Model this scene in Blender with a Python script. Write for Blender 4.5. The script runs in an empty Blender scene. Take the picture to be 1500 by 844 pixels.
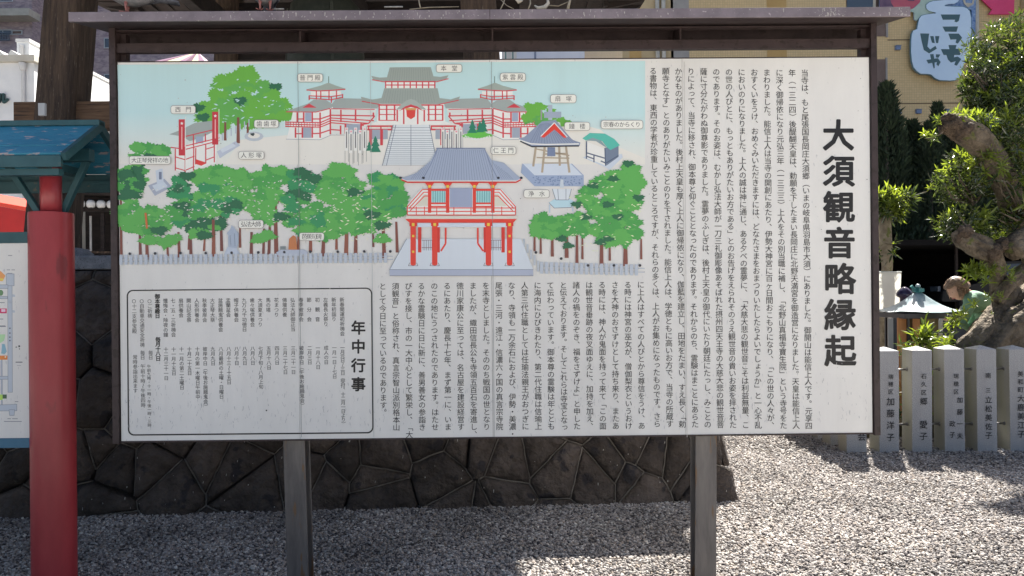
import bpy, bmesh, math, random
from mathutils import Vector, Matrix, noise
from mathutils.geometry import tessellate_polygon
R = math.radians
random.seed(7)
sc = bpy.context.scene
col = sc.collection

# ---------------------------------------------------------------- camera, sky, sun, exposure
F_PX = 1083.0          # focal length in photo pixels (26 mm equivalent)
TH = 0.0096            # slight roll of the hand-held camera
cam_d = bpy.data.cameras.new('camera'); cam = bpy.data.objects.new('camera', cam_d); col.objects.link(cam)
cam_d.sensor_width = 36; cam_d.lens = 36 * F_PX / 1500; cam_d.clip_start = .05; cam_d.clip_end = 900
cs, sn = math.cos(TH), math.sin(TH)
cam.matrix_world = Matrix(((cs, sn, 0, 0), (0, 0, -1, 0), (-sn, cs, 0, 1.5), (0, 0, 0, 1)))
sc.camera = cam
SUN = Vector((.35, .80, 0)).normalized() * math.cos(R(49)) + Vector((0, 0, math.sin(R(49))))
w = bpy.data.worlds.new('World'); sc.world = w; w.use_nodes = True
nt = w.node_tree; bgn = nt.nodes['Background']
sky = nt.nodes.new('ShaderNodeTexSky'); sky.sky_type = 'NISHITA'; sky.sun_disc = False
sky.sun_elevation = R(49); sky.sun_rotation = math.atan2(SUN.x, SUN.y); sky.air_density = 1.0; sky.dust_density = 4.0; sky.ozone_density = .6
nt.links.new(sky.outputs[0], bgn.inputs[0]); bgn.inputs[1].default_value = 0.054
sd = bpy.data.lights.new('sun', 'SUN'); sun = bpy.data.objects.new('sun', sd); col.objects.link(sun)
sd.energy = 5; sd.angle = R(.5); sd.color = (1, .95, .87)
sun.rotation_euler = (-SUN).to_track_quat('-Z', 'Y').to_euler()
sc.view_settings.view_transform = 'Standard'; sc.view_settings.look = 'None'
sc.view_settings.exposure = 1.90; sc.view_settings.gamma = 1
sc.cycles.max_bounces = 8

def ray(px, py):
    u = (px - 750) / F_PX; v = (422 - py) / F_PX
    return Vector((cs * u + sn * v, 1, -sn * u + cs * v))
def P(px, py, Y):                     # world point seen at photo pixel px,py and standing at depth Y
    d = ray(px, py); return Vector((d.x * Y, Y, 1.5 + d.z * Y))

# ---------------------------------------------------------------- helpers
def lin(c):
    return tuple(((v / 255) / 12.92 if v / 255 <= .04045 else ((v / 255 + .055) / 1.055) ** 2.4) for v in c[:3])
def tag(o, label=None, cat=None, group=None, kind=None):
    if label: o['label'] = label
    if cat: o['category'] = cat
    if group: o['group'] = group
    if kind: o['kind'] = kind
    return o
def empty(name, loc=(0, 0, 0), rz=0, label=None, cat=None, group=None):
    o = bpy.data.objects.new(name, None); col.objects.link(o); o.location = loc; o.rotation_euler = (0, 0, rz)
    o.empty_display_size = .1
    return tag(o, label, cat, group)
class MB:
    def __init__(s): s.v = []; s.f = []
    def add(s, vs, fs):
        b = len(s.v); s.v += [tuple(p) for p in vs]; s.f += [tuple(i + b for i in f) for f in fs]; return s
    def box(s, x0, y0, z0, x1, y1, z1):
        return s.add([(x0, y0, z0), (x1, y0, z0), (x1, y1, z0), (x0, y1, z0), (x0, y0, z1), (x1, y0, z1), (x1, y1, z1), (x0, y1, z1)],
                     [(0, 3, 2, 1), (4, 5, 6, 7), (0, 1, 5, 4), (1, 2, 6, 5), (2, 3, 7, 6), (3, 0, 4, 7)])
    def hexa(s, p):      # 8 points: bottom 4, top 4
        return s.add(p, [(0, 3, 2, 1), (4, 5, 6, 7), (0, 1, 5, 4), (1, 2, 6, 5), (2, 3, 7, 6), (3, 0, 4, 7)])
    def beam(s, a, b, w, h, up=(0, 0, 1)):
        a = Vector(a); b = Vector(b); d = (b - a).normalized(); u = Vector(up)
        sx = d.cross(u).normalized() * w / 2; sz = sx.cross(d).normalized() * h / 2
        return s.hexa([a - sx - sz, a + sx - sz, b + sx - sz, b - sx - sz, a - sx + sz, a + sx + sz, b + sx + sz, b - sx + sz])
    def tube(s, pts, rad, n=10, cap=True, wob=0):
        pts = [Vector(p) for p in pts]
        if not hasattr(rad, '__len__'): rad = [rad] * len(pts)
        b = len(s.v); prev = None
        for i, p in enumerate(pts):
            d = (pts[min(i + 1, len(pts) - 1)] - pts[max(i - 1, 0)]).normalized()
            if prev is None:
                x = d.orthogonal().normalized()
            else:
                x = (prev - d * prev.dot(d)).normalized()
            prev = x; y = d.cross(x)
            for k in range(n):
                a = 2 * math.pi * k / n
                r = rad[i]
                if wob: r *= 1 + wob * noise.noise(Vector((math.cos(a) * 1.3, math.sin(a) * 1.3, i * .45 + b * .37)))
                s.v.append(tuple(p + x * math.cos(a) * r + y * math.sin(a) * r))
        for i in range(len(pts) - 1):
            for k in range(n):
                k2 = (k + 1) % n
                s.f.append((b + i * n + k, b + i * n + k2, b + (i + 1) * n + k2, b + (i + 1) * n + k))
        if cap:
            s.f.append(tuple(b + k for k in range(n))[::-1]); s.f.append(tuple(b + (len(pts) - 1) * n + k for k in range(n)))
        return s
    def lathe(s, c, prof, n=16, sy=1.0):   # prof: (r, z)
        b = len(s.v)
        for r, z in prof:
            for k in range(n):
                a = 2 * math.pi * k / n; s.v.append((c[0] + r * math.cos(a), c[1] + r * sy * math.sin(a), c[2] + z))
        for i in range(len(prof) - 1):
            for k in range(n):
                k2 = (k + 1) % n; s.f.append((b + i * n + k, b + i * n + k2, b + (i + 1) * n + k2, b + (i + 1) * n + k))
        s.f.append(tuple(b + k for k in range(n))[::-1]); s.f.append(tuple(b + (len(prof) - 1) * n + k for k in range(n)))
        return s
    def prism(s, pts, d):    # planar polygon (3D points) extruded by vector d
        pts = [Vector(p) for p in pts]; n = len(pts); d = Vector(d)
        tri = tessellate_polygon([pts]); b = len(s.v)
        s.v += [tuple(p) for p in pts] + [tuple(p + d) for p in pts]
        nrm = Vector((0, 0, 0))
        for i in range(n): nrm += pts[i].cross(pts[(i + 1) % n])
        flip = nrm.dot(d) > 0
        for t in tri:
            t = tuple(t)
            e = (pts[t[1]] - pts[t[0]]).cross(pts[t[2]] - pts[t[0]])
            if e.dot(d) > 0: t = t[::-1]
            s.f.append(tuple(b + i for i in t)); s.f.append(tuple(b + n + i for i in t[::-1]))
        for i in range(n):
            j = (i + 1) % n
            q = (b + i, b + j, b + n + j, b + n + i)
            s.f.append(q if flip else q[::-1])
        return s
    def build(s, name, mat, parent=None, smooth=False, bevel=0, label=None, cat=None, group=None, kind=None, loc=None, rot=None):
        me = bpy.data.meshes.new(name); me.from_pydata(s.v, [], s.f); me.materials.append(mat)
        if smooth: me.shade_smooth()
        o = bpy.data.objects.new(name, me); col.objects.link(o)
        if parent: o.parent = parent
        if loc is not None: o.location = loc
        if rot is not None: o.rotation_euler = rot
        if bevel:
            m = o.modifiers.new('bevel', 'BEVEL'); m.width = bevel; m.segments = 2; m.limit_method = 'ANGLE'; m.angle_limit = R(40)
        return tag(o, label, cat, group, kind)
def inst(o, loc=(0, 0, 0), rot=(0, 0, 0), scale=(1, 1, 1), parent=None, name=None):
    c = o.copy(); col.objects.link(c); c.location = loc; c.rotation_euler = rot; c.scale = scale
    if parent is not None: c.parent = parent
    return c

def grime(n, l, tc, cc, amt):
    # rain streaks running down plus broad uneven fading
    mp = n.new('ShaderNodeMapping'); mp.inputs['Scale'].default_value = (9, 1, .55); l.new(tc.outputs['Object'], mp.inputs[0])
    t = n.new('ShaderNodeTexNoise'); t.inputs['Scale'].default_value = 1; t.inputs['Detail'].default_value = 7; t.inputs['Roughness'].default_value = .7; l.new(mp.outputs[0], t.inputs[0])
    t2 = n.new('ShaderNodeTexNoise'); t2.inputs['Scale'].default_value = 1.1; t2.inputs['Detail'].default_value = 3; l.new(tc.outputs['Object'], t2.inputs[0])
    ad = n.new('ShaderNodeMath'); ad.operation = 'ADD'; l.new(t.outputs[0], ad.inputs[0]); l.new(t2.outputs[0], ad.inputs[1])
    mr = n.new('ShaderNodeMapRange'); l.new(ad.outputs[0], mr.inputs[0]); mr.inputs[1].default_value = .75; mr.inputs[2].default_value = 1.25; mr.inputs[3].default_value = 1 - amt; mr.inputs[4].default_value = 1
    mx = n.new('ShaderNodeMix'); mx.data_type = 'RGBA'; l.new(mr.outputs[0], mx.inputs[0]); l.new(cc, mx.inputs[7])
    m2 = n.new('ShaderNodeMix'); m2.data_type = 'RGBA'; m2.blend_type = 'MULTIPLY'; m2.inputs[0].default_value = 1; l.new(cc, m2.inputs[6]); m2.inputs[7].default_value = (.50, .47, .43, 1); l.new(m2.outputs[2], mx.inputs[6]); return mx.outputs[2]
def mat(name, c1, c2=None, scale=6, rough=.7, bump=0, bscale=None, detail=6, metal=0, stretch=None, spec=.5, contrast=(.35, .65), space='Object',
        c3=None, c3scale=40, c3t=.62, trans=0, coat=0, bdist=.02, orand=0, drip=0):
    m = bpy.data.materials.new(name); m.use_nodes = True; n = m.node_tree.nodes; l = m.node_tree.links; b = n['Principled BSDF']
    b.inputs['Roughness'].default_value = rough; b.inputs['Metallic'].default_value = metal
    b.inputs['Specular IOR Level'].default_value = spec; b.inputs['Coat Weight'].default_value = coat
    if trans: b.inputs['Transmission Weight'].default_value = trans
    tc = n.new('ShaderNodeTexCoord'); mp = n.new('ShaderNodeMapping'); l.new(tc.outputs[space], mp.inputs[0])
    if stretch: mp.inputs['Scale'].default_value = stretch
    cc = None
    if c2 is not None:
        t = n.new('ShaderNodeTexNoise'); t.inputs['Scale'].default_value = scale; t.inputs['Detail'].default_value = detail; t.inputs['Roughness'].default_value = .65
        l.new(mp.outputs[0], t.inputs[0])
        r = n.new('ShaderNodeValToRGB'); r.color_ramp.elements[0].position = contrast[0]; r.color_ramp.elements[1].position = contrast[1]
        r.color_ramp.elements[0].color = (*c1, 1); r.color_ramp.elements[1].color = (*c2, 1)
        l.new(t.outputs[0], r.inputs[0]); cc = r.outputs[0]
        if c3 is not None:
            t3 = n.new('ShaderNodeTexNoise'); t3.inputs['Scale'].default_value = c3scale; t3.inputs['Detail'].default_value = 4
            l.new(mp.outputs[0], t3.inputs[0])
            r3 = n.new('ShaderNodeValToRGB'); r3.color_ramp.elements[0].position = c3t; r3.color_ramp.elements[1].position = c3t + .05
            l.new(t3.outputs[0], r3.inputs[0])
            mx = n.new('ShaderNodeMix'); mx.data_type = 'RGBA'; l.new(r3.outputs[0], mx.inputs[0]); l.new(cc, mx.inputs[6]); mx.inputs[7].default_value = (*c3, 1)
            cc = mx.outputs[2]
        if orand:
            oi = n.new('ShaderNodeObjectInfo'); hs = n.new('ShaderNodeHueSaturation'); mr = n.new('ShaderNodeMapRange'); l.new(oi.outputs['Random'], mr.inputs[0])
            mr.inputs[3].default_value = 1 - orand; mr.inputs[4].default_value = 1 + orand; l.new(mr.outputs[0], hs.inputs['Value']); l.new(cc, hs.inputs['Color']); cc = hs.outputs[0]
        if drip: cc = grime(n, l, tc, cc, drip)
        l.new(cc, b.inputs['Base Color'])
    else:
        b.inputs['Base Color'].default_value = (*c1, 1)
    if bump:
        t2 = n.new('ShaderNodeTexNoise'); t2.inputs['Scale'].default_value = bscale or scale * 3; t2.inputs['Detail'].default_value = 8
        l.new(mp.outputs[0], t2.inputs[0])
        bp_ = n.new('ShaderNodeBump'); bp_.inputs['Strength'].default_value = bump; bp_.inputs['Distance'].default_value = bdist
        l.new(t2.outputs[0], bp_.inputs['Height']); l.new(bp_.outputs[0], b.inputs['Normal'])
    return m
def leafmat(name, c, tr, rough=.35, amt=.45):
    m = bpy.data.materials.new(name); m.use_nodes = True; n = m.node_tree.nodes; l = m.node_tree.links; b = n['Principled BSDF']
    g = n.new('ShaderNodeNewGeometry'); hs = n.new('ShaderNodeHueSaturation'); hs.inputs['Color'].default_value = (*c, 1)
    mr = n.new('ShaderNodeMapRange'); l.new(g.outputs['Random Per Island'], mr.inputs[0]); mr.inputs[3].default_value = .55; mr.inputs[4].default_value = 1.5
    l.new(mr.outputs[0], hs.inputs['Value']); l.new(hs.outputs[0], b.inputs['Base Color']); b.inputs['Roughness'].default_value = rough
    b.inputs['Specular IOR Level'].default_value = .9
    t = n.new('ShaderNodeBsdfTranslucent'); t.inputs[0].default_value = (*tr, 1)
    mx = n.new('ShaderNodeMixShader'); mx.inputs[0].default_value = amt; l.new(b.outputs[0], mx.inputs[1]); l.new(t.outputs[0], mx.inputs[2])
    l.new(mx.outputs[0], n['Material Output'].inputs[0]); return m

# ---------------------------------------------------------------- glyph atlas (built-in font, outlines only)
_gl = {}
_fc = bpy.data.curves.new('glyph_source', 'FONT'); _fo = bpy.data.objects.new('glyph_source', _fc); col.objects.link(_fo); _fc.resolution_u = 2
def _raw(ch, off):
    _fc.body = ch; _fc.offset = off
    dg = bpy.context.evaluated_depsgraph_get(); dg.update()
    me = _fo.evaluated_get(dg).to_mesh()
    vs = [(v.co.x, v.co.y) for v in me.vertices]; fs = [tuple(p.vertices) for p in me.polygons]
    _fo.evaluated_get(dg).to_mesh_clear(); return vs, fs
_rv, _ = _raw('国', 0)
_x0 = min(v[0] for v in _rv); _x1 = max(v[0] for v in _rv); _y0 = min(v[1] for v in _rv); _y1 = max(v[1] for v in _rv)
_cx = (_x0 + _x1) / 2; _cy = (_y0 + _y1) / 2; _s = .90 / max(_x1 - _x0, _y1 - _y0)
def glyph(ch, off=0):
    k = (ch, off)
    if k not in _gl:
        vs, fs = _raw(ch, off * .01)
        vs = [((x - _cx) * _s, (y - _cy) * _s) for x, y in vs]
        if ch in '、。': vs = [(x + .58, y + .58) for x, y in vs]
        elif ch in '（）「」～ー': vs = [(y, -x) for x, y in vs]
        elif ch in 'っょゃゅ': vs = [(x + .09, y + .09) for x, y in vs]
        _gl[k] = (vs, fs)
    return _gl[k]
def put_glyph(mb, ch, f, cx, cy, size, off=0, sx=1.0):
    """f maps a photo-pixel point on a print to the local 3D point; glyph centred at cx,cy"""
    if ch in ' 　': return
    vs, fs = glyph(ch)
    shifts = [(0, 0)]
    if off > 0:      # bolder strokes: the outline laid down several times round a small circle
        n = 8 if off > .9 else 4; r = off * .014
        shifts += [(r * math.cos(6.2832 * k / n + .4), r * math.sin(6.2832 * k / n + .4)) for k in range(n)]
    for k, (dx, dy) in enumerate(shifts):
        pts = []
        for x, y in vs:
            p = f(cx + (x + dx) * size * sx, cy - (y + dy) * size); pts.append((p[0], p[1] - k * 8e-6, p[2]))
        mb.add(pts, fs)
# ---------------------------------------------------------------- materials
m_panel = mat('painted sign panel', (.83, .82, .79), (.77, .76, .735), scale=3, rough=.45, c3=(.60, .60, .60), c3scale=55, c3t=.66, stretch=(1.6, 1, .5), bump=.02, bscale=60, drip=.13)
m_steel = mat('weathered brown steel', (.028, .016, .017), (.048, .030, .030), scale=9, rough=.55, bump=.12, c3=(.022, .012, .010), c3scale=30, c3t=.58)
m_lip = mat('bleached purple brown steel', (.15, .125, .145), (.23, .195, .22), scale=8, rough=.6, bump=.1, c3=(.42, .38, .39), c3scale=70, c3t=.67)
m_leg = mat('galvanised leg steel', (.098, .092, .094), (.165, .155, .150), scale=5, rough=.42, metal=.35, bump=.08, c3=(.16, .10, .06), c3scale=9, c3t=.60, stretch=(4, 4, .6))
m_drop = mat('bird droppings', (.50, .48, .45), (.34, .32, .30), scale=80, rough=.9)
m_woodold = mat('old dark temple wood', (.028, .017, .012), (.090, .058, .038), scale=3.2, rough=.85, bump=.5, bscale=9, stretch=(9, 9, .7), c3=(.20, .16, .12), c3scale=14, c3t=.66)
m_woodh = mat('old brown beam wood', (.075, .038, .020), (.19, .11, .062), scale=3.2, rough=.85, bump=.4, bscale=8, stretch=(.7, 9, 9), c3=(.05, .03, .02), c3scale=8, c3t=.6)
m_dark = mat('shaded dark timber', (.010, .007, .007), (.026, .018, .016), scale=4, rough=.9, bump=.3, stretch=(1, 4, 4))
m_tile = mat('grey roof tile', (.10, .10, .105), (.17, .17, .17), scale=8, rough=.7, bump=.2)
m_bronze = mat('green brown bronze', (.035, .042, .034), (.07, .075, .058), scale=5, rough=.6, metal=.4)
m_stone = mat('dark wall stone', (.034, .026, .022), (.100, .080, .068), scale=4.5, rough=.95, bump=1.0, bscale=16, bdist=.07, orand=.35, c3=(.03, .026, .028), c3scale=7, c3t=.60, contrast=(.3, .7))
m_mort = mat('pale mortar ridge', (.20, .18, .16), (.15, .135, .12), scale=22, rough=.9, bump=.5, bscale=60)
m_mortd = mat('dark mortar bed', (.035, .03, .03), (.06, .05, .05), scale=10, rough=.95)
m_cap = mat('grey cap granite', (.17, .18, .20), (.27, .28, .30), scale=25, rough=.85, bump=.2, c3=(.1, .1, .11), c3scale=90, c3t=.6)
m_rough = mat('rough dark concrete', (.02, .018, .02), (.075, .065, .075), scale=30, rough=.95, bump=.8, bscale=40)
m_granite = mat('grey granite', (.34, .345, .36), (.47, .47, .48), scale=60, rough=.8, bump=.15, bscale=140, c3=(.20, .20, .21), c3scale=160, c3t=.62)
m_ink = mat('black ink', (.011, .010, .011), rough=.5)
m_inkg = mat('faded grey ink', (.085, .082, .085), rough=.6)
m_red = mat('red painted pillar', (.33, .026, .034), (.42, .044, .052), scale=5, rough=.42, coat=.06, drip=.28, bump=.08, bscale=20, stretch=(1, 1, .35), c3=(.25, .03, .035), c3scale=10, c3t=.64)
m_red2 = mat('red painted pole', (.33, .035, .05), (.40, .05, .06), scale=8, rough=.35)
m_blue = mat('peeling blue roof paint', (.020, .19, .31), (.05, .27, .40), scale=3, rough=.5, bump=.25, bscale=25, stretch=(1, 2.4, 2.4), c3=(.45, .38, .40), c3scale=17, c3t=.60)
m_teal = mat('dark teal paint', (.016, .070, .085), (.03, .105, .125), scale=6, rough=.5, bump=.1, c3=(.12, .11, .09), c3scale=18, c3t=.68)
m_tealb = mat('blue rail paint', (.02, .12, .22), (.04, .16, .26), scale=6, rough=.45)
m_white = mat('white wall paint', (.62, .64, .66), (.72, .73, .74), scale=2, rough=.8, bump=.05)
m_trim = mat('pale trim', (.5, .5, .5), (.6, .6, .6), scale=4, rough=.6)
m_conc = mat('pale concrete', (.42, .40, .35), (.52, .50, .44), scale=3, rough=.85)
m_glass = mat('dark window glass', (.05, .07, .10), rough=.12, spec=.8)
m_frame = mat('window frame', (.45, .50, .55), rough=.4)
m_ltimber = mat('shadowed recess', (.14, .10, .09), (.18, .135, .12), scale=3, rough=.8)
m_sign = mat('blue cloud sign print', (.50, .66, .86), (.56, .72, .90), scale=1, rough=.5)
m_sigb = mat('teal outline print', (.10, .22, .30), rough=.5)
m_sigk = mat('slate lettering print', (.055, .12, .145), rough=.5)
m_pink = mat('magenta flag print', (.60, .045, .15), (.66, .06, .18), scale=3, rough=.6)
m_coral = mat('coral mural print', (.50, .12, .14), (.40, .08, .15), scale=1.5, rough=.6)
m_mgreen = mat('pale green mural print', (.33, .46, .40), (.42, .54, .50), scale=3, rough=.6)
m_mblue = mat('mottled blue mural print', (.06, .15, .38), (.30, .42, .62), scale=8, rough=.6)
m_mpurp = mat('dusky purple mural print', (.10, .06, .12), (.16, .10, .16), scale=3, rough=.6)
m_bluebox = mat('blue grey fixture', (.13, .19, .33), (.16, .22, .38), scale=5, rough=.5)
m_orange = mat('orange varnished board', (.42, .17, .055), (.55, .24, .085), scale=3, rough=.6, stretch=(8, 8, 1))
m_olive = mat('olive panel', (.16, .12, .055), (.22, .17, .08), scale=6, rough=.7)
m_black = mat('black lacquer', (.015, .015, .02), rough=.3)
m_rteal = mat('verdigris roof', (.14, .22, .25), (.34, .42, .45), scale=8, rough=.4)
m_knob = mat('verdigris finial', (.02, .14, .14), (.04, .2, .2), scale=12, rough=.45)
m_pipe = mat('white painted pipe', (.70, .72, .72), rough=.3)
m_burl = mat('dark rough cut bark', (.040, .028, .020), (.16, .115, .080), scale=14, rough=1, bump=1, bscale=40, bdist=.05)
m_bark = mat('mossy grey brown bark', (.050, .038, .027), (.23, .185, .135), scale=7, rough=.95, bump=1.0, bscale=26, bdist=.05, c3=(.11, .12, .035), c3scale=6, c3t=.60, contrast=(.3, .7))
m_bark2 = mat('pale slim trunk bark', (.17, .13, .085), (.33, .28, .20), scale=9, rough=.95, bump=.6, bscale=30, c3=(.14, .15, .05), c3scale=12, c3t=.6)
m_leafd = leafmat('dark podocarpus leaf', (.035, .058, .016), (.11, .16, .016), .26, .30)
m_leafy = leafmat('young yellow green leaf', (.11, .15, .02), (.33, .42, .03), .32, .42)
m_leafg = leafmat('glossy mature leaf', (.035, .055, .022), (.07, .11, .02), .16, .12)
m_cyp = leafmat('cypress spray', (.028, .050, .020), (.03, .06, .012), .85, .25)
m_asph = mat('dark asphalt', (.035, .035, .037), (.06, .06, .06), scale=8, rough=.9, bump=.2)
m_earth = mat('gravel bed', (.34, .32, .29), (.50, .47, .43), scale=30, rough=.95, bump=.6, bscale=60, contrast=(.4, .6))
m_rod = mat('steel rod', (.22, .21, .20), rough=.35, metal=.7)

# ---------------------------------------------------------------- ground
gp = MB(); NX, NY = 60, 60
def gz(x, y):
    return .0
gp.add([(-300, -100, -.02), (400, -100, -.02), (400, 500, -.02), (-300, 500, -.02)], [(0, 1, 2, 3)])
gp.build('ground', m_asph, kind='structure')
gb = MB().add([(-25, -30, -.004), (25, -30, -.004), (25, 15, -.004), (-25, 15, -.004)], [(0, 1, 2, 3)])
gb.build('gravel_bed', m_earth, kind='structure')
# raised rear precinct beyond the trees
MB().box(1.5, 14.6, -.5, 60, 60, .85).build('terrace', m_asph, kind='structure')

def pebble_object(name, quad, density, seed, smin, smax, label):
    m = bpy.data.materials.get('pebbles')
    if not m:
        m = bpy.data.materials.new('pebbles'); m.use_nodes = True; n = m.node_tree.nodes; l = m.node_tree.links; b = n['Principled BSDF']
        oi = n.new('ShaderNodeObjectInfo'); r = n.new('ShaderNodeValToRGB'); l.new(oi.outputs['Random'], r.inputs[0])
        e = r.color_ramp.elements; e[0].position = 0; e[0].color = (.05, .045, .05, 1); e[1].position = 1; e[1].color = (.62, .58, .52, 1)
        for p_, c_ in ((.10, (.09, .08, .08)), (.22, (.20, .18, .17)), (.5, (.285, .262, .25)), (.65, (.31, .255, .21)), (.72, (.325, .305, .29)), (.94, (.43, .405, .38))):
            q = e.new(p_); q.color = (*c_, 1)
        tc = n.new('ShaderNodeTexCoord'); t = n.new('ShaderNodeTexNoise'); t.inputs['Scale'].default_value = 3; t.inputs['Detail'].default_value = 5
        l.new(tc.outputs['Object'], t.inputs[0]); mx = n.new('ShaderNodeMix'); mx.data_type = 'RGBA'; mx.blend_type = 'MULTIPLY'; mx.inputs[0].default_value = .5
        l.new(r.outputs[0], mx.inputs[6]); l.new(t.outputs[0], mx.inputs[7]); 
        g_ = n.new('ShaderNodeNewGeometry'); l.new(g_.outputs['Position'], t.inputs[0]); t.inputs['Scale'].default_value = 1.7; mr = n.new('ShaderNodeMapRange'); l.new(t.outputs[0], mr.inputs[0]); mr.inputs[1].default_value = .35; mr.inputs[2].default_value = .65; mr.inputs[3].default_value = .74; mr.inputs[4].default_value = 1.16; mx.inputs[0].default_value = 1; l.new(mr.outputs[0], mx.inputs[7]); l.new(mx.outputs[2], b.inputs['Base Color']); b.inputs['Roughness'].default_value = .82
    o = MB().add(quad, [tuple(range(len(quad)))]).build(name, m, kind='stuff', label=label)
    g = bpy.data.node_groups.new(name, 'GeometryNodeTree'); g.interface.new_socket('Geometry', in_out='INPUT', socket_type='NodeSocketGeometry')
    g.interface.new_socket('Geometry', in_out='OUTPUT', socket_type='NodeSocketGeometry')
    N = g.nodes; L = g.links; gi = N.new('NodeGroupInput'); go = N.new('NodeGroupOutput')
    d = N.new('GeometryNodeDistributePointsOnFaces'); d.distribute_method = 'RANDOM'; d.inputs['Density'].default_value = density; d.inputs['Seed'].default_value = seed
    L.new(gi.outputs[0], d.inputs[0])
    gti = N.new('GeometryNodeGeometryToInstance')
    for k in range(4):
        ic = N.new('GeometryNodeMeshIcoSphere'); ic.inputs['Subdivisions'].default_value = 2; ic.inputs['Radius'].default_value = 1
        pos = N.new('GeometryNodeInputPosition'); nz = N.new('ShaderNodeTexNoise'); nz.noise_dimensions = '4D'; nz.inputs['W'].default_value = k * 3.1 + seed; nz.inputs['Scale'].default_value = .8
        L.new(pos.outputs[0], nz.inputs['Vector'])
        sub = N.new('ShaderNodeVectorMath'); sub.operation = 'SUBTRACT'; sub.inputs[1].default_value = (.5, .5, .5); L.new(nz.outputs['Color'], sub.inputs[0])
        scl = N.new('ShaderNodeVectorMath'); scl.operation = 'SCALE'; scl.inputs['Scale'].default_value = 1.5; L.new(sub.outputs[0], scl.inputs[0])
        sp = N.new('GeometryNodeSetPosition'); L.new(ic.outputs[0], sp.inputs[0]); L.new(scl.outputs[0], sp.inputs['Offset'])
        L.new(sp.outputs[0], gti.inputs[0])
    ip = N.new('GeometryNodeInstanceOnPoints'); L.new(d.outputs[0], ip.inputs['Points']); L.new(gti.outputs[0], ip.inputs['Instance']); ip.inputs['Pick Instance'].default_value = True
    rs = N.new('FunctionNodeRandomValue'); rs.data_type = 'FLOAT_VECTOR'; rs.inputs[0].default_value = (smin, smin * .75, smin * .45); rs.inputs[1].default_value = (smax, smax * .8, smax * .55)
    L.new(rs.outputs[0], ip.inputs['Scale'])
    rr = N.new('FunctionNodeRandomValue'); rr.data_type = 'FLOAT_VECTOR'; rr.inputs[0].default_value = (-.5, -.5, 0); rr.inputs[1].default_value = (.5, .5, 6.28)
    L.new(rr.outputs[0], ip.inputs['Rotation'])
    ti = N.new('GeometryNodeTranslateInstances'); L.new(ip.outputs[0], ti.inputs[0])
    rt = N.new('FunctionNodeRandomValue'); rt.data_type = 'FLOAT_VECTOR'; rt.inputs[0].default_value = (0, 0, -.004); rt.inputs[1].default_value = (0, 0, .012); L.new(rt.outputs[0], ti.inputs['Translation'])
    ti.inputs['Local Space'].default_value = False
    sm = N.new('GeometryNodeSetMaterial'); sm.inputs['Material'].default_value = m; L.new(ti.outputs[0], sm.inputs[0]); L.new(sm.outputs[0], go.inputs[0])
    mod = o.modifiers.new('pebbles', 'NODES'); mod.node_group = g
    tag(o, cat='gravel')
    return o
pebble_object('gravel', [(-3.9, 3.55, .002), (3.9, 3.55, .002), (5.6, 6.6, .002), (1.5, 6.6, .002), (1.3, 5.35, .002), (-4.6, 5.25, .002)], 9500, 3, .0050, .0128, 'grey crushed gravel in front of the stone wall, half in shade and half sunlit')
pebble_object('gravel', [(1.3, 6.6, .002), (5.6, 6.6, .002), (9.5, 11, .002), (1.0, 11, .002)], 4200, 8, .0068, .0145, 'sunlit pale gravel behind and beside the row of stone pillars')

pebble_object('gravel', [(3.9, 3.55, .002), (7.5, 3.55, .002), (13.5, 11, .002), (9.5, 11, .002), (5.6, 6.6, .002)], 3000, 12, .007, .015, 'gravel strip carrying on past the right edge of the pillar row')
pebble_object('gravel', [(-4.5, 1.6, .002), (6.5, 1.6, .002), (7.5, 3.55, .002), (-3.9, 3.55, .002)], 3200, 15, .0065, .0145, 'gravel in front of the sign legs, at the very bottom')

# ---------------------------------------------------------------- stone podium
PO = Vector((1.57, 5.14, 0)); PY = .046; BAT = .22
podium = empty('stone_podium', PO, PY, 'battered dark polygonal stone base with pale mortar ridges and grey cap, behind the big sign', 'stone base')
SEEDS = [(-4.885, 0.306), (-4.822, 0.137), (-4.724, 0.138), (-4.774, 0.213), (-4.384, 0.385), (-4.468, 0.351), (-4.314, 0.326), (-4.4, 0.095), (-3.959, 0.344), (-3.892, 0.471), (-3.847, 0.222), (-3.483, 0.255), (-3.406, 0.147), (-3.681, 0.339), (-2.937, 0.257), (-2.855, 0.218), (-2.889, 0.489), (-2.755, 0.332), (-2.524, 0.196), (-2.504, 0.108), (-2.495, 0.351), (-2.129, 0.482), (-2.042, 0.248), (-1.911, -0.014), (-1.926, 0.392), (-1.836, 0.383), (-1.645, 0.059), (-1.606, 0.291), (-1.822, -0.029), (-1.359, 0.335), (-1.297, 0.269), (-0.964, 0.176), (-0.896, 0.235), (-0.707, 0.362), (-0.768, 0.163), (-0.628, 0.318), (-0.391, 0.273), (-0.701, 0.102), (-0.317, 0.215), (-0.25, 0.155), (-1.305, -0.174), (-4.377, -0.098), (-3.551, -0.187), (-0.155, 0.388)]
XL = -6.6; HT = 1.66
rg = random.Random(11)
up = []
yy = .80
while yy < 1.75:
    xx = XL + rg.random() * .3
    while xx < 0:
        up.append((xx + rg.uniform(-.07, .07), yy + rg.uniform(-.07, .07))); xx += .42
    yy += .31
for xx in (-5.3, -5.7, -6.1, -6.5): up += [(xx, .1 + rg.random() * .1), (xx + .15, .45)]
up += [(-4.2, .62), (-3.3, .66), (-1.2, .62), (-5.0, .58)]
SE = SEEDS + up
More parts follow.
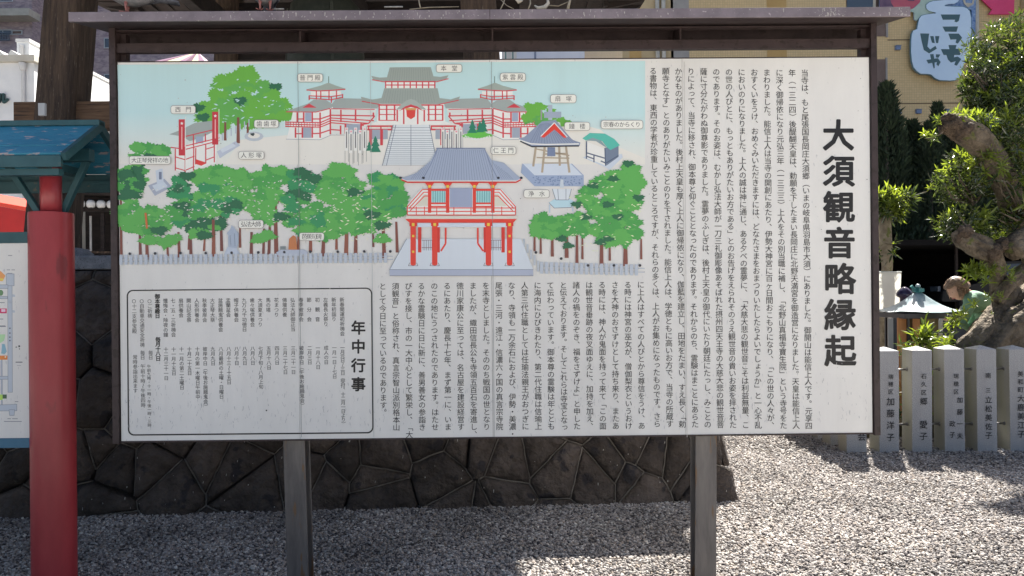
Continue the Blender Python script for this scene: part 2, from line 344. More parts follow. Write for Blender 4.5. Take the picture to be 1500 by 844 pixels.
def clip_poly(poly, nx, ny, c):   # keep nx*x+ny*y<=c
    out = []
    for i in range(len(poly)):
        a = poly[i]; b = poly[(i + 1) % len(poly)]; da = nx * a[0] + ny * a[1] - c; db = nx * b[0] + ny * b[1] - c
        if da <= 0: out.append(a)
        if (da < 0) != (db < 0) and da != db:
            t = da / (da - db); out.append((a[0] + (b[0] - a[0]) * t, a[1] + (b[1] - a[1]) * t))
    return out
def voronoi(seeds, bound, push=True):
    res = []
    for i, s in enumerate(seeds):
        poly = list(bound)
        for j, q in enumerate(seeds):
            if i == j or abs(s[0] - q[0]) + abs(s[1] - q[1]) > 2.6: continue
            nx, ny = q[0] - s[0], q[1] - s[1]; c = (q[0] ** 2 + q[1] ** 2 - s[0] ** 2 - s[1] ** 2) / 2
            poly = clip_poly(poly, nx, ny, c)
            if len(poly) < 3: break
        if len(poly) >= 3: res.append(poly)
    return res
def inset(poly, d):
    n = len(poly); out = list(poly); cx = sum(p[0] for p in poly) / n; cy = sum(p[1] for p in poly) / n
    A = sum(poly[i][0] * poly[(i + 1) % n][1] - poly[(i + 1) % n][0] * poly[i][1] for i in range(n))
    if A < 0: poly = poly[::-1]
    out = list(poly)
    for i in range(n):
        a = poly[i]; b = poly[(i + 1) % n]; ex, ey = b[0] - a[0], b[1] - a[1]; L_ = math.hypot(ex, ey)
        if L_ < 1e-6: continue
        nx, ny = ey / L_, -ex / L_; out = clip_poly(out, nx, ny, nx * a[0] + ny * a[1] - d)
        if len(out) < 3: return []
    return out
def wallstone(poly, place, seed, bulge):
    """bumpy stone face over a polygon; place(s,t,out)->3D"""
    n = len(poly); cx = sum(p[0] for p in poly) / n; cy = sum(p[1] for p in poly) / n
    ring = []
    for i in range(n):
        a = poly[i]; b = poly[(i + 1) % n]; k = max(1, int(math.dist(a, b) / .045))
        ring += [(a[0] + (b[0] - a[0]) * j / k, a[1] + (b[1] - a[1]) * j / k) for j in range(k)]
    m = len(ring); mb = MB()
    for q, (f, dd) in enumerate(((1, -.03), (1, .0), (.95, .42), (.78, .82), (.42, 1), (.15, 1.0))):
        for (x, y) in ring:
            px_, py_ = cx + (x - cx) * f, cy + (y - cy) * f
            o_ = dd if dd <= 0 else dd * bulge + (noise.noise(Vector((px_ * 5, py_ * 5, seed * 3.7))) * .034 + noise.noise(Vector((px_ * 15, py_ * 15, seed))) * .013) * min(1, dd * 1.3)
            mb.v.append(tuple(place(px_, py_, o_)))
    for q in range(5):
        for i in range(m):
            j = (i + 1) % m; mb.f.append((q * m + i, q * m + j, (q + 1) * m + j, (q + 1) * m + i))
    mb.f.append(tuple(5 * m + i for i in range(m)))
    return mb
def rx_(t): return -.22 * t if t < .48 else -.105 - (t - .48) * .038
def pf(s, t, o): return Vector((s, BAT * t - o, t))
bound = [(XL, -.12), (.03, -.12), (-.105, .48), (-.15, HT), (XL, HT)]
mort = MB(); ns = 0; WV = []; WF = []
for i, poly in enumerate(voronoi(SE, bound)):
    q = inset(poly, .007)
    if len(q) < 3: continue
    ns += 1
    sm_ = wallstone(q, pf, i, rg.uniform(.022, .060))
    allv_f = [tuple(j + len(WV) for j in f) for f in sm_.f]; WV.extend(sm_.v); WF.extend(allv_f)
    sm_.build('stone', m_stone, podium, smooth=True)
    # pale mortar ridge runs along most joints
    for k in range(len(poly)):
        a = poly[k]; b = poly[(k + 1) % len(poly)]
        if a[0] + a[1] * 1.37 > b[0] + b[1] * 1.37: continue
        if max(a[1], b[1]) < .0 or min(a[0], b[0]) < XL + .01 or math.dist(a, b) < .02: continue
        if a[0] > rx_(a[1]) - .012 and b[0] > rx_(b[1]) - .012: continue
        if rg.random() < .22: continue
        k_ = max(2, int(math.dist(a, b) / .05)); pts = []
        for j in range(k_ + 1):
            f = j / k_; x = a[0] + (b[0] - a[0]) * f; y = a[1] + (b[1] - a[1]) * f
            pts.append(pf(x + rg.uniform(-.003, .003), y + rg.uniform(-.003, .003), .001 + rg.uniform(-.003, .003)))
        mort.tube(pts, [rg.uniform(.0034, .0066) for _ in pts], n=5)
mort.build('mortar_ridge', m_mort, podium, smooth=True)
# right return of the wall
def pr(s, t, o): return Vector((rx_(t) + o, s, t))
rb = [(.0, -.12), (5.5, -.12), (5.5 - BAT * HT, HT), (BAT * HT, HT)]
rs_ = [(.2 + i * .42 + rg.uniform(-.09, .09), .1 + j * .33 + rg.uniform(-.09, .09)) for i in range(13) for j in range(5)]
for i, poly in enumerate(voronoi(rs_, rb)):
    q = inset(poly, .007)
    if len(q) >= 3: wallstone(q[::-1], pr, i + 200, rg.uniform(.012, .03)).build('stone', m_stone, podium, smooth=True)
core = MB(); e = .028
core.hexa([(XL, e, -.15), (-e, e, -.15), (-e, 5.5, -.15), (XL, 5.5, -.15), (XL, BAT * HT + e, HT), (-BAT * HT - e, BAT * HT + e, HT), (-BAT * HT - e, 5.3, HT), (XL, 5.3, HT)])
core.build('core', m_mortd, podium)
xx = XL; cx1 = -.15 + .20  # unseen right overhang lengthened so the cap's shadow reaches further
widths = []
while xx < cx1 - .01:
    x2 = min(xx + .9, cx1)
    MB().box(xx + .003, BAT * HT - .03, HT + .001, x2 - .003, BAT * HT + .42, HT + .10).build('cap_stone', m_cap, podium, bevel=.008); xx = x2
MB().box(XL, BAT * HT + .42, HT + .001, cx1, 5.2, HT + .092).build('paving', m_cap, podium)
# droppings splashed on the stones
sp = MB()
from mathutils.bvhtree import BVHTree
bv = BVHTree.FromPolygons(WV, WF)
for _ in range(105):
    s = rg.uniform(-5.2, -.1); t = rg.uniform(.04, .62); r_ = rg.uniform(.0016, .0042); h_ = r_ * rg.choice((1, 1.2, 1.6, 3.5))
    if rg.random() < .25: r_ *= .6; h_ *= 1.8
    sl = rg.uniform(-.3, .3); h0 = bv.ray_cast(Vector((s, -1, t)), Vector((0, 1, 0)))[0]
    if h0 is None: continue
    c_ = h0 + Vector((0, -.003, 0))
    sp.add([c_ + Vector((-r_, 0, -h_)), c_ + Vector((r_ * .6, 0, -h_ * .8)), c_ + Vector((r_ + sl * h_, 0, h_)), c_ + Vector((-r_ * .5 + sl * h_, 0, h_ * .9))], [(0, 1, 2, 3)])
spo = sp.build('bird_dropping', m_drop, podium, kind='stuff')
spm = spo.modifiers.new('wrap', 'SHRINKWRAP')
spo.modifiers.clear()
# ---------------------------------------------------------------- bell tower on the podium
TC = Vector((-1.94, 7.8, 0)); ZP = HT + .10
tower = empty('bell_tower', (TC.x, TC.y, ZP), 0, 'dark timber bell tower with four splayed posts standing on the stone base behind the sign', 'bell tower')
def towerpost(sx, sy):
    mb = MB(); n = 14; prev = None; rr_ = random.Random(int(sx * 3 + sy * 7 + 20))
    b = 0; zs = [i * .22 for i in range(17)]
    for i, z in enumerate(zs):
        f = z / 3.6; cx = sx * (1.80 - .20 * f); cy = sy * (1.80 - .20 * f); h = .150 - .010 * f
        for k in range(20):
            a = 2 * math.pi * (k + .5) / 20; ca, sa = math.cos(a), math.sin(a); m_ = max(abs(ca), abs(sa)); rnd = (1 / m_) * .82 + .18 * 1.12
            rad = h * rnd * (1 + .045 * noise.noise(Vector((ca * 4, sa * 4, z * .9 + sx * 5))))
            mb.v.append((cx + ca * rad, cy + sa * rad, z))
    for i in range(len(zs) - 1):
        for k in range(20):
            k2 = (k + 1) % 20; mb.f.append((i * 20 + k, i * 20 + k2, (i + 1) * 20 + k2, (i + 1) * 20 + k))
    o = mb.build('post', m_woodold, tower, smooth=True)
    MB().lathe((sx * 1.80, sy * 1.80, 0), [(.30, 0), (.31, .05), (.27, .09), (.22, .10)], 18).build('base_stone', m_cap, tower, smooth=True)
    return o
for sx in (-1, 1):
    for sy in (-1, 1): towerpost(sx, sy)
# nuki tie beams front/back/sides (photo: brown beam at y 138-178)
def nuki(z, h, w_, over, ybeam, m=m_woodh):
    f = (z) / 3.6; d = 1.80 - .20 * f
    MB().beam((-d - over, ybeam * d, z), (d + over, ybeam * d, z), w_, h).build('tie_beam', m, tower, bevel=.006)
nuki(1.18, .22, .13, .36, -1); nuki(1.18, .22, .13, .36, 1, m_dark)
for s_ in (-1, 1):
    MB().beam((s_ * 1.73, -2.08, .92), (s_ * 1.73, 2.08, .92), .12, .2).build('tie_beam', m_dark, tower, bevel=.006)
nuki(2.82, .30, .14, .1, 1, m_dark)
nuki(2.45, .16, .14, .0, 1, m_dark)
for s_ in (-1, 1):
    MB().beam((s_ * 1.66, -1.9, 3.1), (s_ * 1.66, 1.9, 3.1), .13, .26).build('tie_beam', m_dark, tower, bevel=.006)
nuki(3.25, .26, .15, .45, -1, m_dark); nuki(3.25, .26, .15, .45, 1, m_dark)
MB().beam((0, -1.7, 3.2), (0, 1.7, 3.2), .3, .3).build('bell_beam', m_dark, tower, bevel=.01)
# struts between the rear beams
for k in range(5):
    x = -1.2 + k * .6
    MB().beam((x, 1.64, 2.9), (x, 1.64, 3.15), .12, .14, (0, 1, 0)).build('strut', m_dark, tower)
# roof: eave slab, rafters, hipped tile roof
EZ = 3.72; HX, HY = 3.85, 3.05
def rise(x, y): return .20 * (abs(x) / HX) ** 3 * (abs(y) / HY) ** 2
eav = MB(); nx_, ny_ = 16, 12
for iy in range(ny_ + 1):
    for ix in range(nx_ + 1):
        x = -HX + 2 * HX * ix / nx_; y = -HY + 2 * HY * iy / ny_
        zz = EZ + rise(x, y) + .38 * (1 - max(abs(x) / HX, abs(y) / HY))
        eav.v.append((x, y, zz))
for iy in range(ny_):
    for ix in range(nx_):
        a = iy * (nx_ + 1) + ix; eav.f.append((a, a + nx_ + 1, a + nx_ + 2, a + 1))
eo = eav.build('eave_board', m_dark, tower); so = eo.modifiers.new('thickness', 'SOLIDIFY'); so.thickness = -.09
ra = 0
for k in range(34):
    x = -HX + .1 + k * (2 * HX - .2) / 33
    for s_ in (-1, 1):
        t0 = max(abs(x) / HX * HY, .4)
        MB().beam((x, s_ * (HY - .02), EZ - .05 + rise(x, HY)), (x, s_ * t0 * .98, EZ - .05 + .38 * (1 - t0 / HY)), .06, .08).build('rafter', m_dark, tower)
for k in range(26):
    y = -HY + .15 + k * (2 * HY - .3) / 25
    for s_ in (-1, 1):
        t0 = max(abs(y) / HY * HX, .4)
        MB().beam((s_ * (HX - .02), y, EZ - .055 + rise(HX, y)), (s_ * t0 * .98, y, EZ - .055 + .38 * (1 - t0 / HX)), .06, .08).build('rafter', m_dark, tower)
rf = MB()
for lv, (fx, fy, z) in enumerate(((1.02, 1.02, EZ + .10), (1.03, 1.03, EZ + .22), (.75, .72, EZ + .75), (.52, .36, EZ + 1.5), (.40, .03, EZ + 2.3))):
    for ix, iy in ((-1, -1), (0, -1), (1, -1), (1, 0), (1, 1), (0, 1), (-1, 1), (-1, 0)):
        rf.v.append((ix * HX * fx, iy * HY * fy, z + (.2 if ix and iy and lv < 2 else 0)))
for lv in range(4):
    for k in range(8): rf.f.append((lv * 8 + k, lv * 8 + (k + 1) % 8, (lv + 1) * 8 + (k + 1) % 8, (lv + 1) * 8 + k))
rf.f.append(tuple(range(32, 40)))
rf.build('tiled_roof', m_tile, tower)
# paper notice pinned on the left front post
n0 = P(58, 152, 5.72); n1 = P(68, 170, 5.72)
MB().box(n0.x, 5.70, n1.z, n1.x, 5.725, n0.z).build('paper_notice', m_trim, None, label='small white notice fixed low on the left temple post above the teal roof', cat='notice', bevel=.002)
# bell
bl = empty('temple_bell', (TC.x, TC.y, ZP + 1.55), 0, 'large green brown bronze bell hanging inside the bell tower, seen over the sign', 'bell')
MB().lathe((0, 0, 0), [(.40, 0), (.44, .02), (.44, .07), (.415, .09), (.41, .45), (.415, .50), (.40, .54), (.385, .95), (.36, 1.15), (.25, 1.28), (.08, 1.33), (.03, 1.34)], 28).build('bell_body', m_bronze, bl, smooth=True)
for k in range(4):
    a = k * math.pi / 2 + .4
    MB().beam((math.cos(a) * .418, math.sin(a) * .418, .08), (math.cos(a) * .385, math.sin(a) * .385, 1.1), .03, .012, (math.cos(a), math.sin(a), 0)).build('rib', m_bronze, bl)
MB().tube([(0, -.1, 1.32), (0, -.08, 1.42), (0, 0, 1.46), (0, .08, 1.42), (0, .1, 1.32)], .025, 8).build('hanger', m_bronze, bl, smooth=True)

# ---------------------------------------------------------------- the big information sign
YW = math.atan2(.032, 3.66)
SO = Vector((P(177.6, 646, 3.555).x, 3.555, 0))
sign = empty('information_sign', SO, YW, 'huge white sign with coloured temple picture and vertical Japanese text under a brown steel canopy', 'sign')
_cw, _sw = math.cos(YW), math.sin(YW)
def bp(px, py, lo=0.0):      # photo pixel -> sign-local point on its front plane, lo = height of the print above the panel
    d = ray(px, py); C = Vector((0, 0, 1.5)) - SO
    n = Vector((-_sw, _cw, 0)); t = -(n.dot(C)) / n.dot(d); q = C + d * t
    return Vector((q.x * _cw + q.y * _sw, -lo, q.z))
ZB = bp(720, 640).z; ZT = bp(720, 88).z; XR = bp(1276, 400).x
XR = XR
LEGN = MB
seams = [0, bp(437, 400).x, bp(720, 400).x, bp(1002, 400).x, XR]
for a, b in zip(seams, seams[1:]):
    MB().box(a + .0007, 0, ZB, b - .0007, .012, ZT).build('panel', m_panel, sign)
# bottom and top trims, frame posts
MB().box(-.002, -.003, ZB - .008, XR + .002, .035, ZB - .0005).build('bottom_trim', m_steel, sign)
MB().box(-.002, -.002, ZT + .0005, XR + .002, .03, ZT + .005).build('top_trim', m_steel, sign)
ZR0 = 2.735
for x0, x1 in ((-.036, -.0045), (XR + .0045, XR + .034)):
    MB().box(x0, -.012, ZB - .012, x1, .06, ZR0 + .035).build('frame_post', m_steel, sign, bevel=.002)
for x0, x1 in ((-.004, .022), (XR - .022, XR + .004)):
    MB().box(x0, .035, ZT + .006, x1, .075, ZR0 + .02).build('post_flange', m_steel, sign)
# legs: H beams behind the panels, left one leaning a touch
def leg(x0, lean):
    mb = MB(); wd = .105; z1 = ZT - .05; z0 = -.25
    def sh(z): return lean * (z - ZB)
    for (ya, yb, xa, xb) in ((.036, .044, 0, wd), (.128, .136, 0, wd), (.0445, .1275, wd / 2 - .004, wd / 2 + .004)):
        mb.hexa([(x0 + xa + sh(z0), ya, z0), (x0 + xb + sh(z0), ya, z0), (x0 + xb + sh(z0), yb, z0), (x0 + xa + sh(z0), yb, z0),
                 (x0 + xa + sh(z1), ya, z1), (x0 + xb + sh(z1), ya, z1), (x0 + xb + sh(z1), yb, z1), (x0 + xa + sh(z1), yb, z1)])
    mb.build('leg', m_leg, sign, bevel=.003)
leg(bp(412.5, 645).x * 1.0 - .005, -.02); leg(bp(1020, 640).x + .005, .012)
for z in (ZB + .10, (ZB + ZT) / 2, ZT - .12):
    MB().box(-.002, .0125, z - .02, XR + .002, .034, z + .02).build('back_rail', m_steel, sign)
# canopy
xa, xb = P(102, 28, 3.35).x - SO.x, P(1337, 22, 3.35).x - SO.x
yl = -.215; zl = 2.722
plate = MB()
def cz(y): return zl + (y - yl) * .20
plate.hexa([(xa, yl + .012, cz(yl) + .004), (xb, yl + .012, cz(yl) + .004), (xb, .30, cz(.30)), (xa, .30, cz(.30)),
            (xa, yl + .012, cz(yl) + .028), (xb, yl + .012, cz(yl) + .028), (xb, .30, cz(.30) + .02), (xa, .30, cz(.30) + .02)])
plate.build('canopy_plate', m_steel, sign)
xm = bp(727, 20).x * .985
for a, b in ((xa, xm - .001), (xm + .001, xb)):
    MB().box(a, yl - .002, zl, b, yl + .010, zl + .043).build('canopy_lip', m_lip, sign, bevel=.0015)
MB().box(-.034, .0, 2.650, XR + .032, .006, 2.694).build('lower_rail', m_steel, sign)
MB().box(-.034, .007, 2.688, XR + .032, .055, 2.694).build('rail_flange', m_steel, sign)
MB().box(-.034, .007, 2.650, XR + .032, .03, 2.655).build('rail_flange', m_steel, sign)
MB().box(-.034, .150, 2.710, XR + .032, .156, cz(.15) - .003).build('back_plate', m_steel, sign)
MB().box(-.034, .0, 2.752, XR + .032, .035, 2.758).build('upper_angle', m_steel, sign)
MB().box(-.034, .15 - .06, 2.705, XR + .032, .149, 2.7095).build('rail_flange', m_steel, sign)
for px in (438, 720, 996):
    x = bp(px, 50).x
    MB().hexa([(x, .004, 2.695), (x + .008, .004, 2.695), (x + .008, .148, 2.711), (x, .148, 2.711), (x, .004, 2.751), (x + .008, .004, 2.751), (x + .008, .148, cz(.148) - .004), (x, .148, cz(.148) - .004)]).build('bracket', m_steel, sign)
# droppings on the lip
rg = random.Random(5); dm = MB()
for _ in range(250):
    x = rg.choice((rg.uniform(xa, xb), rg.gauss(bp(500, 20).x, .5), rg.gauss(bp(760, 20).x, .5), bp(1190, 20).x + rg.gauss(0, .03), bp(1300, 20).x + rg.gauss(0, .05)))
    if not xa + .01 < x < xb - .01: continue
    wv = rg.uniform(.0008, .0032); hv = rg.choice((rg.uniform(.001, .004), rg.uniform(.004, .018)))
    z = rg.uniform(zl + .004, zl + .04); z0 = max(z - hv, zl + .001); sl = rg.uniform(-.002, .002)
    dm.add([(x - wv, yl - .0026, z), (x + sl - wv * .5, yl - .0026, z0), (x + sl + wv * .6, yl - .0026, z0 + .0007), (x + wv, yl - .0026, z - .0005)], [(0, 1, 2, 3)])
dm.build('bird_dropping', m_drop, sign, kind='stuff')

# ---- printed text
TXT_UP = """当寺は、もと尾張国長岡庄大須郷（いまの岐阜県羽島市大須）にありました。御開山は能信上人です。元享四
年（一三二四）後醍醐天皇は、勅願を下したまい長岡庄に北野天満宮を御造営になりました。天皇は能信上人
に深く御帰依になり元弘三年（一三三三）上人をその別当職に補し、「北野山真福寺寶生院」という寺号をた
まわりました。能信上人は当寺の開創にあたり、伊勢大神宮に百ヶ日間おこもりになり、「この世の人々が、
おすくいをうけ、おめぐみいただきますには、どなたさまをおまつりいたしたらよいでしょうか」と一心不乱
においのりになりました。上人の誠は神に通じ、ある夕べの霊夢に、「大慈大悲の観世音こそは利益無量、こ
の世の人びとに、もっともありがたいお方である」とのお告げをえられそのうえ観世音の貴いお姿を拝された
のであります。そのお姿は、むかし弘法大師が一刀三礼御彫像あそばれた摂州四天王寺の大慈大悲の観世音菩
薩に寸分たがわぬ御尊影でありました。霊夢のふしぎは、後村上天皇の御代にいたり朝廷にたっし、みことの
りによって、当寺に移され、御本尊と仰ぐこととなったのであります。それからのち、霊験はまことにあらた
かなものがありました。後村上天皇も厚く上人に御帰依になり、伽藍を建立し、田地をたまい、すえ長く「勅
願寺となす」とのありがたいみことのりを下されました。能信上人は、学徳ともに高いお方で、当寺の所蔵す
る書物は、東西の学者が珍重しているところですが、それらの多くは、上人がお集めになったものです。さら""".split('\n')
TXT_LO = """に上人はすべての人びとから尊信をうけ、あ
る時には神宮の巫女が、僧伽梨衣というおけ
さを大神のおさずけとして持ち来り、またあ
る時には、神人が鬼面を持って来て「この面
は観世音垂跡の夜叉面ゆえに、加持を加え、
諸人の禍をのぞき、福をさずけよ」と申した
と伝えております。そしてこれらは寺宝となっ
て伝わっています。御本尊の霊験は年ととも
に海内にひびきわたり、第二代住職は信瑜上
人第三代住職としては任瑜法親王がおつぎに
なり、寺領も一万余石におよび、伊勢・美濃・
尾張・三河・遠江・信濃六ヶ国の真言宗寺院
を末寺としました。そののち戦国の世となり
ましたが、織田信長公も寺領五百石を寄進し、
徳川家康公に至っては、名古屋を建設経営す
るにあたり、慶長十七年、まず第一に、いま
のこの地にうつされたのであります。はたせ
るかな霊験日に日に新に、善男善女の参詣き
びすを接し、市の一大中心として繁栄し、「大
須観音」と俗称され、真言宗智山派別格本山
として今日に至っているのであります。""".split('\n')
SCH = [(501, '新春開運初祈祷会', '一月元日～三日（受付、十二月一日より）'), (489, '新年初詣り', '一月一日～七日'), (477, '左義長火祭り', '成人の日'), (465, '初　観　音', '一月十八日'),
       (452.8, '節　分　会', '二月三日'), (441, '春季彼岸会', '彼岸中日（午後お施餓鬼会）'), (428.8, '弘法大師御正当', '三月二十一日'), (417, '佛壇供養', '三月二十七日'), (405, '花まつり', '四月八日'),
       (393, '馬の塔', '五月十八日'), (381, '大須夏まつり', '七月下旬～八月上旬'), (369.5, '歯々塚供養会', '八月八日'), (357.8, '九万九千功徳日', '八月九日'), (346, '帽子供養会', '八月十日'),
       (334.4, '盂蘭盆会', '八月十三～十五日'), (323, '盆施餓鬼供養会', '八月最終の土曜・日曜日'), (311.2, '大正琴大祭', '九月九日'), (299.7, '秋季彼岸会', '彼岸中日（午後お施餓鬼会）'),
       (288.4, '人形供養会', '十月の第一木曜日午前中'), (276.7, '開山記念祭', '十月二十五日'), (265.2, '扇供養会', '十一月の第二土曜日'), (253.7, '七・五・三祈祷会', '十一月十五日'), (242.4, '懺悔会・除夜の鐘', '十二月三十一日')]
F0 = lambda x, y: bp(x, y, .0012)
tm = MB()
for k, c_ in enumerate('大須観音略縁起'): put_glyph(tm, c_, F0, 1228 + k * .5, 199 + k * 52.6, 46, off=2.25)
tm.build('title_lettering', m_ink, sign)
def column(mb, s, x, y0, pitch, size, off=0, lean=.0105, sx=1.0):
    for k, c_ in enumerate(s): put_glyph(mb, c_, F0, x + k * pitch * lean, y0 + k * pitch, size, off, sx)
tm = MB()
for k, s in enumerate(TXT_UP):
    x = 1178.7 - 18.5 * k; y0 = 107.5 - .22 * 0 + k * (-.25); column(tm, s, x, y0 , 516.5 / (len(s) - 1), 10.9, .16, .0115)
for k, s in enumerate(TXT_LO):
    pit = 10.87 if len(s) < 21 and k != 6 else (10.87 if k in (10, 13, 18) else 10.4)
    if k == 20: pit = 10.87
    column(tm, s, 938.6 - 18.9 * k, 417.4 + k * .12, pit, 10.7, .16, .006)
tm.build('history_lettering', m_ink, sign)
tm = MB()
for k, c_ in enumerate('年中行事'): put_glyph(tm, c_, F0, 525, 480.5 + k * 27.6, 21, off=2.2)
tg = MB()
for x, a, b in SCH:
    column(tg, a, x, 439.3 + (501 - x) * .006, 7.1, 7.0, .3, .012)
    column(tg, b, x + .8, 509.5 + (501 - x) * .010, 7.0 if len(b) < 15 else 6.2, 6.9, .3, .012)
column(tm, '御本尊縁日', 230.6, 434.5, 7.1, 7.6, 2); column(tm, '毎月十八日', 231.5, 497.5, 7.0, 7.6, 2)
column(tg, '○ご祈祷', 219.5, 441.5, 7.1, 7.2); column(tg, '毎日', 220.8, 517, 6.8, 7)
column(tg, '午前九時・十一時・午後一時・三時', 218.3, 537, 5.75, 5.8)
column(tg, '○自動車交通安全祈祷', 208, 441.5, 7.1, 7.2); column(tg, '毎日', 209, 517, 6.8, 7); column(tg, '午前十時～午後四時', 209.3, 537, 7.1, 7)
column(tg, '○十二支参宝殿', 196.7, 441.5, 7.3, 7.2); column(tg, '常時参詣出来ます', 198, 523.5, 7.0, 7)
tm.build('schedule_heading', m_ink, sign); tg.build('schedule_lettering', m_inkg, sign)
# rounded box round the schedule
def rbox(x0, y0, x1, y1, r, n=6):
    out = []
    for cx, cy, a0 in ((x1 - r, y0 + r, -90), (x1 - r, y1 - r, 0), (x0 + r, y1 - r, 90), (x0 + r, y0 + r, 180)):
        for k in range(n + 1):
            a = R(a0 + 90 * k / n); out.append((cx + r * math.cos(a), cy + r * math.sin(a)))
    return out
bx = MB(); o_ = rbox(186.6, 422.5, 546.3, 636, 9); i_ = rbox(188.5, 424.2, 544.5, 634, 7.6); n_ = len(o_)
def skewb(p): return F0(p[0] + (p[1] - 530) * .009, p[1] - (p[0] - 366) * .0095 + .6)
bx.add([skewb(p) for p in o_] + [skewb(p) for p in i_], [(k, (k + 1) % n_, n_ + (k + 1) % n_, n_ + k) for k in range(n_)])
bx.build('schedule_border', m_ink, sign)
# ---------------------------------------------------------------- printed picture on the sign (flat print)
m_print = bpy.data.materials.new('colour print'); m_print.use_nodes = True
_n = m_print.node_tree.nodes; _l = m_print.node_tree.links; _b = _n['Principled BSDF']
_a = _n.new('ShaderNodeVertexColor'); _a.layer_name = 'ink'; _tc = _n.new('ShaderNodeTexCoord'); _l.new(grime(_n, _l, _tc, _a.outputs[0], .12), _b.inputs['Base Color']); _b.inputs['Roughness'].default_value = .45
_l65 = lin((214, 213, 209))
def ink(c): return tuple(min(.9, v / _l65[i] * .84 * (1.0, 1.01, .97)[i]) for i, v in enumerate(lin(c)))
class Print:
    def __init__(s, f, base=.0002, step=6e-6): s.f = f; s.v = []; s.fc = []; s.c = []; s.z = base; s.step = step
    def poly(s, pts, c, same=False):
        if not same: s.z += s.step
        if callable(c): cs_ = [c(p) for p in pts]
        else: cs_ = [ink(c)] * len(pts)
        b = len(s.v); s.v += [tuple(s.f(x, y, s.z)) for x, y in pts]; s.c += cs_
        if len(pts) <= 4 and len(pts) > 2 and _convex(pts): s.fc.append(tuple(range(b, b + len(pts))))
        else:
            for t in tessellate_polygon([[Vector((x, y, 0)) for x, y in pts]]): s.fc.append(tuple(b + i for i in t))
    def rect(s, x0, y0, x1, y1, c, same=False): s.poly([(x0, y0), (x1, y0), (x1, y1), (x0, y1)], c, same)
    def line(s, pts, w_, c, same=True):
        if not same: s.z += s.step
        for (x0, y0), (x1, y1) in zip(pts, pts[1:]):
            L_ = math.hypot(x1 - x0, y1 - y0)
            if L_ < 1e-4: continue
            nx, ny = -(y1 - y0) / L_ * w_ / 2, (x1 - x0) / L_ * w_ / 2
            s.poly([(x0 + nx, y0 + ny), (x1 + nx, y1 + ny), (x1 - nx, y1 - ny), (x0 - nx, y0 - ny)], c, True)
    def text(s, st_, x, y, pitch, size, c, off=0, vert=False):
        s.z += s.step
        for k, ch in enumerate(st_):
            vs, fs = glyph(ch)
            b = len(s.v); cx, cy = (x, y + k * pitch) if vert else (x + k * pitch, y)
            s.v += [tuple(s.f(cx + u * size, cy - v * size, s.z)) for u, v in vs]; s.c += [ink(c)] * len(vs)
            s.fc += [tuple(b + i for i in f_) for f_ in fs]
    def build(s, name, parent):
        me = bpy.data.meshes.new(name); me.from_pydata(s.v, [], s.fc); me.materials.append(m_print)
        a = me.color_attributes.new('ink', 'FLOAT_COLOR', 'POINT')
        a.data.foreach_set('color', [q for c in s.c for q in (*c, 1)])
        o = bpy.data.objects.new(name, me); col.objects.link(o); o.parent = parent; return o
def _convex(p):
    sg = 0
    for i in range(len(p)):
        a, b, c = p[i], p[(i + 1) % len(p)], p[(i + 2) % len(p)]
        z = (b[0] - a[0]) * (c[1] - b[1]) - (b[1] - a[1]) * (c[0] - b[0])
        if z * sg < 0: return False
        if z: sg = z
    return True
pr_ = Print(bp); rg = random.Random(21)
CREAM = (216, 212, 204); SKY = (180, 208, 210); GR = (150, 158, 155); GRL = (168, 178, 190); RED = (196, 62, 70); RD2 = (214, 62, 48); LN = (110, 118, 135); WH = (222, 220, 214); BLG = (150, 160, 180)
def skycol(p):
    y = p[1]; f = min(1, max(0, (y - 165) / 75)); a = ink(SKY); b = ink(CREAM); return tuple(a[i] * (1 - f) + b[i] * f for i in range(3))
xs = [172, 300, 437, 560, 720, 860, 945]
def topy(x): return 95 - (x - 173) * .0072
ys = [0, 165, 180, 195, 210, 225, 240]
for i in range(len(xs) - 1):
    for j in range(len(ys) - 1):
        yy0 = [topy(xs[i]), topy(xs[i + 1])] if j == 0 else [ys[j]] * 2
        pr_.poly([(xs[i] + (ys[j] * .010 if i == 0 else 0), yy0[0]), (xs[i + 1], yy0[1]), (xs[i + 1], ys[j + 1]), (xs[i] + (ys[j + 1] * .010 if i == 0 else 0), ys[j + 1])], skycol, True)
# pale ground meeting the sky in the middle
pr_.poly([(330, 240), (352, 205), (420, 198), (470, 190), (560, 182), (650, 182), (790, 190), (800, 178), (850, 182), (880, 190), (905, 215), (945, 232), (945, 241), (330, 241)], CREAM)
def leafblob(cx, cy, rx, ry, c, n=26, spike=.28):
    pts = []; ph = rg.random() * 6; n = max(9, int(n * (rx + ry) / 30))
    for k in range(n * 2):
        a = 2 * math.pi * k / (n * 2) + rg.uniform(-.04, .04)
        lob = 1 + .16 * math.sin(a * 3 + ph) + .10 * math.sin(a * 5 + ph * 2)
        r = lob * (1 + (spike * rg.uniform(.3, 1) if k % 2 else -spike * .25))
        pts.append((cx + rx * r * math.cos(a), cy + ry * r * math.sin(a)))
    pr_.poly(pts, c)
def flecks(cx, cy, rx, ry, n, c, s_=1.0):
    pr_.z += pr_.step
    for _ in range(n):
        a = rg.random() * 6.283; q = math.sqrt(rg.random()); x = cx + rx * q * math.cos(a); y = cy + ry * q * math.sin(a); w_ = rg.uniform(1.2, 4) * s_; h = rg.uniform(.5, 1.3) * s_; t = rg.uniform(-.6, .6)
        pr_.poly([(x - w_, y - t * w_), (x, y - h), (x + w_, y + t * w_), (x, y + h)], c, True)
G1 = (90, 164, 80); G2 = (72, 150, 74); G3 = (52, 136, 86); G4 = (42, 100, 68); GA = (100, 166, 62); BR = (124, 72, 62)
